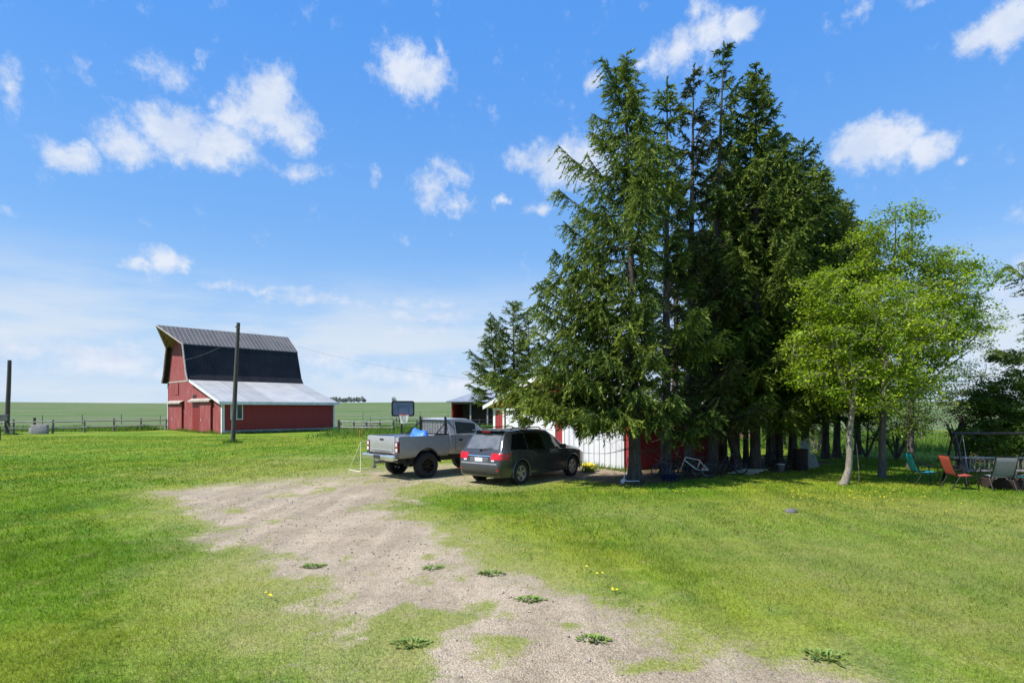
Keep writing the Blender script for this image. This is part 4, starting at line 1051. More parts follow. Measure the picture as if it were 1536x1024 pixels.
# ------------------------------------------------------------------ basketball hoop
hx, hy = pY(604.5, 28)
hoop = thing('basketball_hoop', 'portable basketball hoop with dark framed grey blue backboard', 'basketball hoop', (hx, hy, 0), R(20))
p_ = MB(); p_.tube([(0, .42, .1), (0, .42, 1.9)], .045, 10); p_.build('pole', M_blackmetal, hoop, 50)
p_ = MB(); p_.tube([(-.12, .42, 1.6), (-.12, .06, 2.1)], .02, 6); p_.tube([(.12, .42, 1.6), (.12, .06, 2.1)], .02, 6); p_.tube([(-.12, .42, 1.85), (-.12, .06, 2.45)], .02, 6); p_.tube([(.12, .42, 1.85), (.12, .06, 2.45)], .02, 6); p_.build('bracket', M_blackmetal, hoop, 50)
MB().box((0, .55, .1), (.75, 1.05, .2), None, .06).build('base', M_blackplastic, hoop, 40)
def rrect(w, h, r, n=5):
    out = []
    for cx, cy, a0 in ((w / 2 - r, h / 2 - r, 0), (-w / 2 + r, h / 2 - r, 90), (-w / 2 + r, -h / 2 + r, 180), (w / 2 - r, -h / 2 + r, 270)):
        for k in range(n + 1):
            a = R(a0 + 90 * k / n); out.append((cx + r * math.cos(a), cy + r * math.sin(a)))
    return out
zc = 2.33
outer, inner = rrect(1.12, .76, .11), rrect(1.0, .64, .07)
bd = MB().prism([(x, z + zc) for x, z in inner], -.005, .03, 'y').build('backboard', mat('backboard_grey_blue', (.20, .25, .36), (.14, .19, .30), rough=.25, scale=2), hoop)
fm = MB(); n = len(outer)
for y0 in (-.03, .045): fm.v += [(x, y0, z + zc) for x, z in outer] + [(x, y0, z + zc) for x, z in inner]
for i in range(n):
    j = (i + 1) % n
    fm.f += [(i, j, n + j, n + i), (2 * n + i, 3 * n + i, 3 * n + j, 2 * n + j), (i, 2 * n + i, 2 * n + j, j), (n + i, n + j, 3 * n + j, 3 * n + i)]
fm.build('board_frame', M_blackmetal, hoop)
sq = MB()
for a, b_ in (((-.26, -.012, zc - .22), (-.23, -.006, zc + .14)), ((.23, -.012, zc - .22), (.26, -.006, zc + .14)), ((-.229, -.012, zc + .11), (.229, -.006, zc + .14))): sq.bx(a, b_)
sq.build('target_square', mat('marking_blue', (.08, .13, .26), rough=.4), bd)
rm_ = MB(); rm_.tube([(.225 * math.cos(a), -.33 + .225 * math.sin(a), 2.02) for a in np.linspace(0, 2 * math.pi, 25)], .014, 6); rm_.bx((-.07, -.11, 1.97), (.07, -.031, 2.05)); rim_o = rm_.build('rim', mat('rim_orange', (.50, .09, .04), rough=.5), hoop, 50)
nt_ = MB()
for k in range(12):
    for d in (1, -1):
        pts = []
        for i in range(6):
            t = i / 5; a = k * math.pi / 6 + d * t * .8; r = .222 - .09 * t; pts.append((r * math.cos(a), -.33 + r * math.sin(a), 2.015 - .42 * t))
        nt_.tube(pts, .011, 4, False)
nt_.build('net', mat('net_white', (.72, .74, .74), rough=.8), rim_o)

# ------------------------------------------------------------------ small goal behind the pickup
gx0, gy0 = gp(541, 708)
goal = thing('soccer_goal', 'small pale tubular goal with net beside the pickup tailgate', 'goal', (gx0, gy0, 0), R(48))
M_cream = mat('cream_tube', (.62, .60, .40), rough=.5)
fr = MB(); fr.tube([(0, -.6, .03), (0, 0, .02), (0, 0, 1.10), (1.9, 0, 1.10), (1.9, 0, .02), (1.9, .75, .03)], .022, 8); fr.tube([(0, .75, .03), (0, 0, .02)], .022, 8); fr.tube([(0, 0, 1.1), (0, .75, .03), (1.9, .75, .03), (1.9, 0, 1.1)], .014, 6)
fr.v = [(x, max(y, 0) if y < -.1 else y, z) for x, y, z in fr.v]; fr.build('frame', M_cream, goal, 50)
ne = MB()
for k in range(1, 16): ne.tube([(1.9 * k / 16, 0, 1.09), (1.9 * k / 16, .75, .03)], .0035, 3, False)
for k in range(1, 11): ne.tube([(0, .75 * k / 11, 1.1 - 1.07 * k / 11), (1.9, .75 * k / 11, 1.1 - 1.07 * k / 11)], .0035, 3, False)
ne.build('net', mat('net_green', (.20, .30, .16), rough=.9), goal)

# ------------------------------------------------------------------ garden seats
M_chairframe = mat('brown_black_tube', (.022, .020, .018), rough=.45, metal=.3)
def sling_chair(label, px, py, rz, fab):
    x0, y0 = gp(px, py)
    t = thing('patio_chair', label, 'chair', (x0, y0, 0), rz, 'sling chairs round the fire pit')
    for s in (-1, 1):
        m = MB(); m.tube([(-.40, s * .27, .98), (-.30, s * .27, .66), (-.18, s * .27, .40), (-.12, s * .27, .385), (.27, s * .27, .42), (.31, s * .27, .40)], .016, 8); m.build('side_rail', M_chairframe, t, 50)
        m = MB(); m.tube([(-.26, s * .29, .56), (-.1, s * .31, .635), (.16, s * .31, .63), (.27, s * .30, .58), (.31, s * .29, .40), (.36, s * .29, .0)], .015, 8); m.build('leg', M_chairframe, t, 50)
        m = MB(); m.tube([(-.12, s * .285, .385), (-.24, s * .29, .18), (-.34, s * .29, 0)], .015, 8); m.build('leg', M_chairframe, t, 50)
    for p in ((-.40, .98), (.31, .40), (-.2, .43)): MB().tube([(p[0], -.27, p[1]), (p[0], .27, p[1])], .013, 8).build('cross_bar', M_chairframe, t, 50)
    def sl(prof, name):
        m = MB(); top = [(x, z) for x, z in prof]; m.prism(top + [(x - .004, z - .012) for x, z in top[::-1]], -.262, .262, 'y'); m.build(name, fab, t, 40)
    sl([(-.19, .425), (-.235, .52), (-.30, .675), (-.355, .84), (-.40, .97)], 'backrest')
    sl([(-.18, .405), (-.10, .385), (.05, .375), (.18, .395), (.30, .415)], 'seat')
    return t
M_teal = mat('teal_sling', (.02, .36, .48), (.016, .31, .42), rough=.75, scale=40)
M_rust = mat('rust_red_sling', (.40, .068, .04), (.34, .055, .032), rough=.75, scale=40)
M_greysl = mat('grey_sling', (.20, .205, .225), (.17, .175, .19), rough=.75, scale=40)
sling_chair('teal sling patio chair standing alone under the leafy trees', 1384, 727, R(-13), M_teal)
sling_chair('rust red sling patio chair beside the swing frame', 1438, 733, R(-9), M_rust)
sling_chair('grey sling patio chair with its back to the lawn', 1497, 735, R(78), M_greysl)
sling_chair('teal sling patio chair cut by the right edge of the photo', 1549, 737, R(160), M_teal)

# swing bench under a dark frame
sx_, sy_ = pY(1431, 17.6)
sw_ = thing('patio_swing', 'dark framed garden swing with a pale topped slatted bench', 'swing', (sx_, sy_, 0), R(-4))
SWW, SH = 2.5, 1.55
for x in (0, SWW):
    for s in (-1, 1):
        MB().tube([(x, s * .04, SH), (x + .02, s * .55, 0)], .035, 8).build('leg', M_chairframe, sw_, 50)
    MB().tube([(x + .008, -.30, .75), (x + .008, .30, .75)], .025, 6).build('cross_brace', M_chairframe, sw_, 50)
MB().tube([(-.10, 0, SH + .02), (SWW + .1, 0, SH + .02)], .045, 8).build('top_beam', M_chairframe, sw_, 50)
for x in (.25, SWW - .25):
    m = MB(); m.tube([(x, 0, SH), (x, -.22, .48)], .009, 5); m.tube([(x, 0, SH), (x, .26, .80)], .009, 5); m.build('hanger', M_metalgrey, sw_, 50)
se = MB()
for k in range(6): se.bx((.2, -.24 + k * .085, .42), (SWW - .2, -.17 + k * .085, .445))
for x in (.25, SWW / 2, SWW - .25): se.bx((x - .02, -.25, .385), (x + .02, .28, .419))
se.build('seat', M_greywood, sw_)
bk = MB()
for k in range(15): bk.bx((.24 + k * (SWW - .5) / 14 - .018, .275, .44), (.24 + k * (SWW - .5) / 14 + .018, .295, .78))
bko = bk.build('backrest', M_greywood, sw_); MB().bx((.16, .255, .782), (SWW - .16, .33, .83), .008).build('top_rail', M_palewood, bko, 40)
# fire pit
fx, fy = pY(1506, 16.9)
fp = thing('fire_pit', 'low rusty fire ring filled with burnt sticks behind the grey chair', 'fire pit', (fx, fy, 0))
M_rustm = mat('rusty_steel', (.034, .018, .013), (.018, .013, .011), rough=.85, scale=6, bmp=.3)
MB().lathe([(.50, 0), (.54, 0), (.55, .26), (.51, .28), (.50, .26)], 28, None, 'z', True).build('ring', M_rustm, fp, 40)
m = MB()
for k in range(22):
    a, r = random.uniform(0, 6.28), random.uniform(0, .3); c, s = math.cos(a), math.sin(a); b0 = random.uniform(0, 6.28)
    m.tube([(r * c - .28 * math.cos(b0), r * s - .28 * math.sin(b0), random.uniform(.08, .25)), (r * c + .28 * math.cos(b0), r * s + .28 * math.sin(b0), random.uniform(.25, .62))], random.uniform(.012, .035), 6)
m.build('firewood', mat('burnt_wood', (.12, .10, .085), (.03, .027, .025), rough=.9, scale=8), fp, 50)
MB().lathe([(0, .03), (.49, .05)], 20).build('ash', mat('ash', (.10, .095, .09), rough=1), fp)

# ------------------------------------------------------------------ bicycles, scooter and yard clutter under the spruces
def bicycle(label, px, py, rz, lean, s, fm_, dark=True, dz=0.0, steer=.35):
    x0, y0 = gp(px, py)
    t = thing('bicycle', label, 'bicycle', (x0, y0, dz), 0, 'bicycles left under the spruces')
    t.rotation_euler = Euler((lean, 0, rz), 'XYZ'); t.scale = (s, s, s)
    r = .31; wb = .98
    for x in (0, wb):
        w = MB(); w.lathe([(.02, -.03), (.035, 0), (.02, .03)], 10, None, 'y')
        for k in range(18):
            a = k * math.pi / 9; w.tube([(.02 * math.cos(a), .02 * (-1) ** k, .02 * math.sin(a)), (r * .9 * math.cos(a), 0, r * .9 * math.sin(a))], .0022, 3, False)
        wo = w.build('wheel', M_metalgrey, t); wo.location = (x, 0, r)
        MB().tube([((r - .025) * math.cos(a), 0, (r - .025) * math.sin(a)) for a in np.linspace(0, 2 * math.pi, 33)], .025, 8).build('tyre', M_tyre, wo, 60)
        MB().tube([((r - .052) * math.cos(a), 0, (r - .052) * math.sin(a)) for a in np.linspace(0, 2 * math.pi, 33)], .012, 6).build('rim', M_metalgrey, wo, 60)
    bbk, st_, hd, hd2 = (.40, 0, .30), (.27, 0, .68), (.80, 0, .78), (.835, 0, .66)
    m = MB(); m.tube([bbk, st_], .019, 8); m.tube([st_, hd], .019, 8); m.tube([bbk, hd2], .022, 8); m.tube([hd2, hd], .022, 8)
    for y in (-.05, .05): m.tube([(0, y, r), (.40, y * .6, .30)], .011, 6); m.tube([(0, y, r), (.28, y * .4, .63)], .010, 6)
    m.build('frame', fm_, t, 50)
    m = MB()
    for y in (-.05, .05): m.tube([(wb, y, r), (.85, y, .64)], .014, 6)
    m.tube([(.85, -.05, .64), (.85, .05, .64)], .014, 6); m.build('fork', fm_, t, 50)
    m = MB(); m.tube([hd, (.775, 0, .90)], .014, 6); m.tube([(.70, -.30, .97), (.77, -.12, .93), (.78, 0, .90), (.77, .12, .93), (.70, .30, .97)], .013, 6); m.build('handlebar', M_metalgrey, t, 50)
    m = MB(); m.tube([st_, (.25, 0, .78)], .013, 6); m.box((.23, 0, .80), (.24, .13, .05), (0, -.05, 0), .02); m.build('saddle', M_blackplastic, t, 50)
    m = MB(); m.lathe([(.0, -.006), (.085, -.006), (.085, .006), (0, .006)], 16, Matrix.Translation((.40, -.06, .30)), 'y'); m.tube([(.40, -.07, .30), (.48, -.08, .18)], .01, 6); m.tube([(.40, .07, .30), (.32, .08, .42)], .01, 6); m.box((.49, -.13, .18), (.08, .09, .02)); m.box((.31, .13, .42), (.08, .09, .02)); m.build('crank', M_blackmetal, t, 50)
    return t
M_whitepaint = mat('white_bike_paint', (.75, .75, .74), rough=.3)
M_darkblue = mat('dark_blue_bike_paint', (.02, .03, .09), rough=.35)
M_darkgreen = mat('dark_green_bike_paint', (.02, .05, .03), rough=.35)
M_purple = mat('dull_purple_bike_paint', (.09, .06, .10), rough=.4)
bicycle('white framed bicycle leaning against the spruce trunks', 1063, 716, R(155), R(-18), .92, M_whitepaint)
bicycle('dark green bicycle tangled just behind the white one', 1046, 713, R(170), R(-24), .9, M_darkgreen)
bicycle('dark bicycle propped beside the second spruce trunk left of the white one', 1003, 717, R(115), R(14), .75, M_darkblue)
bicycle('dull purple bicycle leaning to the right of the white one', 1110, 712, R(128), R(20), .82, M_purple)
bicycle('shadowed bicycle standing near the rusty barrel', 1178, 703, R(172), R(-12), .9, M_blackmetal)
tb = MB(); tb.lathe([(0, 0), (.20, 0), (.27, .22), (.285, .225), (.265, .21), (.19, .02), (0, .02)], 20); g_ = tb.build('tub', mat('navy_plastic', (.012, .018, .055), rough=.4), None, 50); g_.location = (*gp(1003, 719.5), 0); g_.scale = (1.1, .8, .8); tag(g_, 'small navy plastic tub on the ground by the second spruce', 'tub')
sk = MB()
for k in range(4): sk.box((.2 * k - .1, .1 * k, .03 + .035 * k), (.9, .09, .025), (0, 0, -.5 + .16 * k), .01)
g_ = sk.build('ski_boards', mat('pale_yellow_board', (.50, .52, .20), (.62, .62, .56), rough=.5, scale=3), None, 40); g_.location = (*gp(1116, 711), 0); tag(g_, 'pale yellow and white boards lying right of the bicycles', 'boards')
# kick scooter
kx, ky = gp(934, 725)
ks = thing('kick_scooter', 'white and red kick scooter standing by the first spruce trunk', 'scooter', (kx, ky, 0), R(8))
M_redp = mat('scooter_red', (.30, .02, .02), rough=.4)
MB().box((.33, 0, .075), (.42, .11, .025), None, .01).build('deck', M_whitepaint, ks, 40)
m = MB(); m.tube([(.02, 0, .08), (.08, 0, .34)], .016, 8); m.tube([(.12, 0, .08), (.06, 0, .12), (.04, 0, .16)], .02, 8); m.build('fork', M_whitepaint, ks, 50)
m = MB(); m.tube([(.08, 0, .34), (.17, 0, .78)], .014, 8); m.build('stem', M_redp, ks, 50)
MB().tube([(.13, -.17, .80), (.17, 0, .79), (.21, .17, .80)], .014, 8).build('handlebar', M_blackmetal, ks, 50)
for x in (0, .58):
    m = MB(); m.tube([(.055 * math.cos(a), 0, .055 * math.sin(a)) for a in np.linspace(0, 2 * math.pi, 21)], .018, 8); m.lathe([(0, -.012), (.05, -.012), (.05, .012), (0, .012)], 14, None, 'y'); m.build('wheel', M_whitepaint if x == 0 else M_blackplastic, ks, 50).location = (x, 0, .073)
# rusty barrel, lattice, stick, bucket, pink box, rock, brush pile, flowers
ba = MB(); ba.lathe([(.0, .02), (.25, .02), (.255, 0), (.26, .02), (.255, .26), (.268, .28), (.255, .30), (.255, .52), (.268, .54), (.255, .56), (.257, .78), (.265, .80), (.245, .80), (.24, .1), (0, .1)], 28)
g_ = ba.build('barrel', M_rustm, None, 40); g_.location = (*pY(1200.5, 21.6), 0); tag(g_, 'dark rusty open barrel standing among the trunks', 'barrel')
la = MB()
for k in range(9):
    la.box((-.26 + .065 * k, 0, .58), (.022, .012, 1.2)); 
for k in range(15): la.box((0, .013, .03 + .08 * k), (.55, .012, .022))
g_ = la.build('lattice_panel', mat('pale_lattice', (.50, .50, .47), (.36, .36, .34), rough=.8, scale=6)); g_.location = (*pY(1222, 22.3), 0); g_.rotation_euler = (R(-12), R(-16), R(25)); tag(g_, 'pale lattice panel leaning among the trunks right of the rusty barrel', 'lattice')
sk = MB().tube([(0, 0, -.05), (-.03, .0, .5), (-.09, .01, 1.2)], [.018, .016, .011], 7).build('stick', mat('pale_stick', (.40, .33, .20), rough=.8), None, 50); sk.location = (*gp(1289, 721), 0); tag(sk, 'thin pale stick standing in the lawn beside the leafy tree', 'stick')
bu = thing('bucket', 'small dark bucket with a pale rim left of the rusty barrel', 'bucket', (*pY(1171.5, 21.2), 0))
MB().lathe([(0, 0), (.10, 0), (.135, .26), (.13, .26), (.095, .012), (0, .012)], 18).build('body', mat('grey_bucket', (.12, .12, .11), rough=.5), bu, 50)
MB().lathe([(.128, .255), (.145, .255), (.145, .28), (.128, .28)], 18, None, 'z', True).build('rim', mat('bucket_rim', (.62, .62, .58), rough=.5), bu, 50)
pk = thing('trailer_box', 'faded pink box with a cream lid seen far between the trunks', 'box', (*pY(1116, 40), 0), R(5))
MB().box((0, 0, .42), (1.25, .9, .52), None, .03).build('side', mat('faded_pink', (.50, .22, .20), (.44, .20, .18), rough=.7), pk, 40)
MB().box((0, 0, .78), (1.35, 1.0, .16), None, .03).build('lid', mat('cream_lid', (.62, .52, .40), rough=.7), pk, 40)
MB().bx((-.55, -.35, 0), (-.4, .35, .159)).bx((.4, -.35, 0), (.55, .35, .159)).build('skid', M_greywood, pk)
bm = bmesh.new(); bmesh.ops.create_icosphere(bm, subdivisions=3, radius=.13)
for v in bm.verts: v.co = Vector((v.co.x * 1.1, v.co.y * .8, v.co.z * .6)) * (1 + .35 * (fbm(v.co.x * 9 + 5, v.co.y * 9 + v.co.z * 7, 3, 3) - .5)); v.co.z = max(v.co.z, -.02)
rk_ = MB(); bm.verts.index_update(); rk_.add([v.co for v in bm.verts], [[v.index for v in f.verts] for f in bm.faces]); bm.free()
g_ = rk_.build('rock', mat('rock_grey', (.14, .13, .14), (.08, .08, .085), rough=.9, scale=9), None, 60); g_.location = (*gp(1187, 768), .01); tag(g_, 'fist sized grey rock in the right lawn', 'rock')
bp = MB()
for k in range(160):
    a = random.uniform(0, 6.28); r = random.gauss(0, .55); x, y = r * math.cos(a) * 1.5, r * math.sin(a); h = max(.05, .75 - .6 * abs(r)); b0 = random.uniform(0, 6.28); l = random.uniform(.2, .6)
    z = random.uniform(.03, h); bp.tube([(x - l * math.cos(b0), y - l * math.sin(b0), z), (x + l * math.cos(b0), y + l * math.sin(b0), z + random.uniform(-.1, .25))], random.uniform(.006, .02), 4)
g_ = bp.build('brush_pile', mat('dry_brush', (.15, .10, .08), (.08, .06, .05), rough=.95)); g_.location = (*pY(1478, 25), 0); tag(g_, 'brown heap of dry branches behind the swing bench', 'brush pile')
fl = thing('flower_clump', 'bright yellow flower clump by the white sliding door', 'flowers', (*gp(883, 707), 0))
m = MB(); V = []
for k in range(140):
    a = random.uniform(0, 6.28); r = .24 * math.sqrt(random.random()); x, y, z = r * math.cos(a), r * math.sin(a), .12 + .16 * random.random() + .1 * (1 - r / .24); c = .04
    b0 = len(m.v); m.v += [(x + c * math.cos(q * 1.047 + a), y + c * math.sin(q * 1.047 + a), z + random.uniform(-.015, .015)) for q in range(6)] + [(x, y, z + .02)]
    m.f += [(b0 + q, b0 + (q + 1) % 6, b0 + 6) for q in range(6)]
m.build('blossom', mat('flower_yellow', (.80, .70, .04), (.72, .60, .03), rough=.6), fl, None, False)
V, _ = blades(rng.normal(0, .13, 260), rng.normal(0, .13, 260), np.zeros(260), rng.uniform(.12, .3, 260), np.full(260, .025), rng.uniform(.1, .6, 260), rng)
npmesh('leaves', V, np.arange(len(V)).reshape(-1, 3), m_weed, fl)
# ------------------------------------------------------------------ trees
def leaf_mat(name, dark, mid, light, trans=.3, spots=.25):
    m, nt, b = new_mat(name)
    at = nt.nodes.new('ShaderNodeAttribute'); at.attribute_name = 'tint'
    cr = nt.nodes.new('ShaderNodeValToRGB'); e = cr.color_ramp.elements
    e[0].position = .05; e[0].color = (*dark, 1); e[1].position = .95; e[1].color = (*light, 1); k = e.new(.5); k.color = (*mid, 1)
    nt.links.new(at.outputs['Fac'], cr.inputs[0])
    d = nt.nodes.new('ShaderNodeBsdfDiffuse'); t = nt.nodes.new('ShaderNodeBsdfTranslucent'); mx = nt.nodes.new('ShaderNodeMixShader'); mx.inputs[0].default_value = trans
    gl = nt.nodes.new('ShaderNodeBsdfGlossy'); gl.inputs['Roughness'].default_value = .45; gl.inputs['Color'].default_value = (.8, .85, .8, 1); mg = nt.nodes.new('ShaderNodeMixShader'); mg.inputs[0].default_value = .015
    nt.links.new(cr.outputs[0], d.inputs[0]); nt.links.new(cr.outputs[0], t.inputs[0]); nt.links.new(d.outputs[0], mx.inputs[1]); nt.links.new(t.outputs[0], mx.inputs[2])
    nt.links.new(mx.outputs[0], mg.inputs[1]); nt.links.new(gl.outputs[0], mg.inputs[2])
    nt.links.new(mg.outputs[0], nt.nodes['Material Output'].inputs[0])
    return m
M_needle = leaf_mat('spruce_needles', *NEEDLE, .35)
M_needle_dry = leaf_mat('spruce_needles_dry', *NEEDLE_DRY, .35)
M_leaf = leaf_mat('fresh_leaves', *LEAF, .45)
M_leafdark = leaf_mat('dark_leaves', *LEAFDARK, .35)
M_leafbush = leaf_mat('bush_leaves', *LEAFBUSH, .4)
def bark(name, a, b_, sc_=5):
    return mat(name, a, b_, rough=.95, scale=sc_, stretch=(3, 3, .7), detail=7, bmp=.8, lo=.3, hi=.7, bdist=.04)
M_bark = bark('spruce_bark', (.115, .10, .085), (.05, .043, .038))
M_barkpale = bark('pale_bark', (.30, .265, .215), (.17, .145, .115))
M_barkgrey = bark('grey_bark', (.15, .13, .115), (.08, .07, .06))

def tri_leaves(p, d, l, w, rg):
    """narrow triangles from base points p along unit d"""
    n = len(p); r = rg.normal(size=(n, 3)); s = np.cross(d, r); s /= np.linalg.norm(s, axis=1, keepdims=True) + 1e-9
    V = np.empty((n, 3, 3), np.float32)
    V[:, 0] = p - s * (w[:, None] / 2); V[:, 1] = p + s * (w[:, None] / 2); V[:, 2] = p + d * l[:, None]
    return V
def spruce(label, base, Ht, top, prof, z0, nb, seed, leaf=.135, wid=.05, sp=.033, droop=.35, limbs=(), r0=None, needle=None, dead=14, side=None, bark_m=None, floor=None, name='spruce_tree', group='spruces of the shelterbelt', light=0.0, bend=0.0, thin=0.0):
    rg = np.random.default_rng(seed); rd = random.Random(seed)
    t = thing(name, label, 'tree', (base[0], base[1], 0), 0, group)
    r0 = r0 or .0108 * Ht + .035
    pu, pr = np.array([p[0] for p in prof]), np.array([p[1] for p in prof])
    def axis(z):
        u = np.clip(z / Ht, 0, 1)
        return np.stack([top[0] * u ** 1.5 + bend * np.sin(u * 3.1), top[1] * u ** 1.5 + 0 * u, z], -1)
    tk = MB(); zs = np.concatenate([[-.12, .12, .35], np.linspace(.8, Ht, 16)])
    A = axis(zs)
    tk.tube([tuple(a) for a in A], [r0 * (1.55 if z < 0 else 1.3 if z < .2 else 1.08 if z < .5 else max(.012, 1.0 * (1 - z / Ht) ** .85)) for z in zs], 11)
    P_, D_, L_, W_, T_ = [], [], [], [], []
    brs = []
    nb = int(nb * .72)
    for i in range(nb):
        u = ((i + rd.random()) / nb) ** .92
        z = z0 + (Ht * .985 - z0) * u
        az = i * 2.39996 + rd.uniform(-.5, .5)
        Lb = np.interp(u, pu, pr) * rd.uniform(.6, 1.15) * (.62 + .75 * float(vnoise(z * .8 + seed * 9.1, math.cos(az) * 1.1 + math.sin(az) * 1.7 + 20, seed)))
        if side is not None:  # crowding: shorter towards the neighbours
            Lb *= 1 - side[1] * max(0, math.cos(az - side[0])) ** 1.0
        brs.append((z, az, Lb, None))
    for l_ in limbs: brs.append(l_ if len(l_) == 4 else (*l_, None))
    for (z, az, Lb, sl) in brs:
        if rd.random() < thin: continue
        u = (z - z0) / max(Ht - z0, .1)
        s0 = (-.30 + .95 * u if sl is None else sl) + rd.uniform(-.12, .12); s1 = .28 if u < .75 else .1
        dirv = np.array([math.cos(az), math.sin(az)]); o = axis(np.array([z]))[0]
        sag = .10 * Lb
        def path(s):
            s = np.asarray(s); x = Lb * s
            return np.stack([o[0] + dirv[0] * x, o[1] + dirv[1] * x, o[2] + Lb * (s0 * s + s1 * s * s) - sag * np.sin(s * 3.1)], -1)
        pp = path(np.linspace(0, 1, 6) * (1 if floor is None or z > 3.9 else .62)); br0 = max(.010, .014 + .011 * Lb)
        tk.tube([tuple(a) for a in pp], [br0 * (1 - .85 * k / 5) for k in range(6)], 4, False)
        nt_ = int(Lb / .046) + 8
        s = rg.uniform(.10 if u > .5 else .22, 1.0, nt_) ** .85
        sd = np.where(rg.random(nt_) < .5, 1, -1); an = az + sd * rg.uniform(.45, 1.15, nt_)
        tl = (.16 + .37 * min(Lb, 2.6) ** .7 * (1.14 - s) ** .42) * rg.uniform(.5, 1.25, nt_)
        tp = path(s); tz = -droop * rg.uniform(-.3, 2.2, nt_) + (.35 if u > .8 else 0)
        td = np.stack([np.cos(an), np.sin(an), tz], -1); td /= np.linalg.norm(td, axis=1, keepdims=True)
        # the branch tip itself
        k = np.maximum((tl / sp).astype(int), 3)
        idx = np.repeat(np.arange(nt_), k); f = (np.arange(k.sum()) - np.repeat(np.cumsum(k) - k, k)) / np.repeat(k, k)
        base_p = tp[idx] + td[idx] * (tl[idx] * f)[:, None]; base_p[:, 2] -= droop * .5 * tl[idx] * f * f
        jd = td[idx] + rg.normal(0, .48, (len(idx), 3)); jd[:, 2] -= .1
        bt = rd.uniform(-.16, .2)
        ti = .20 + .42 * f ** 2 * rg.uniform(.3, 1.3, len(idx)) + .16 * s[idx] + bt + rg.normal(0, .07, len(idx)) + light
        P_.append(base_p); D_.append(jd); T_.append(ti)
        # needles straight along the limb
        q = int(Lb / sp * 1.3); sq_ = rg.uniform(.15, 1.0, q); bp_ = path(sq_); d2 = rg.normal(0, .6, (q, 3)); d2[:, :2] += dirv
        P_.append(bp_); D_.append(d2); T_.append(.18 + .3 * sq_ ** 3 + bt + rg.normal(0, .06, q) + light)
    for _ in range(dead):  # dead lower twigs
        z = rd.uniform(.9, z0 + .58 * (Ht - z0)); az = rd.uniform(0, 6.28); l = rd.uniform(.4, 1.5); o = axis(np.array([z]))[0]; pts = [tuple(o)]
        for q in range(1, 4): pts.append((o[0] + math.cos(az) * l * q / 3, o[1] + math.sin(az) * l * q / 3, o[2] - .12 * l * q / 3 + rd.uniform(-.06, .06)))
        tk.tube(pts, [.014, .011, .008, .004], 4, False)
        for q in range(3):
            b1_ = pts[rd.randint(1, 3)]; a2 = az + rd.uniform(-1.1, 1.1); tk.tube([b1_, (b1_[0] + .35 * math.cos(a2), b1_[1] + .35 * math.sin(a2), b1_[2] + rd.uniform(-.15, .15))], [.006, .003], 3, False)
    # leader
    q = 60; zz_ = rg.uniform(Ht - .9, Ht, q); bp_ = axis(zz_); d2 = rg.normal(0, .6, (q, 3)); d2[:, 2] = np.abs(d2[:, 2]) + .5
    P_.append(bp_); D_.append(d2); T_.append(rg.uniform(.2, .5, q) + light)
    p = np.concatenate(P_); d = np.concatenate(D_); d /= np.linalg.norm(d, axis=1, keepdims=True) + 1e-9; ti = np.clip(np.concatenate(T_), 0, 1)
    keep = p[:, 2] > (.25 if floor is None else floor(p, rg))
    p, d, ti = p[keep], d[keep], ti[keep]; n = len(p)
    V = tri_leaves(p, d, leaf * rg.uniform(.6, 1.3, n), wid * rg.uniform(.7, 1.3, n), rg)
    tk.build('trunk', bark_m or M_bark, t, 60)
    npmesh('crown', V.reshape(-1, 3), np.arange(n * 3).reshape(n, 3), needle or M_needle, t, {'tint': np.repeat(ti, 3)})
    return t
FULL = [(0, .85), (.12, 1.0), (.35, .86), (.6, .58), (.85, .25), (1, .06)]
NARROW = [(0, .9), (.3, 1.0), (.55, .62), (.75, .5), (.9, .42), (1, .08)]
def sc_prof(p, r): return [(a, b_ * r) for a, b_ in p]
def at_px(px, Y): return (wx(px, Y), Y)
def sp(label, px, Y, tpx, tpy, rad, z0, nb, seed, prof=FULL, **k):
    b_ = at_px(px, Y); Ht = wz(tpy, Y); return spruce(label, b_, Ht, (wx(tpx, Y) - b_[0], 0), sc_prof(prof, rad), z0, nb, seed, **k)
W_ = math.pi  # azimuth pointing left
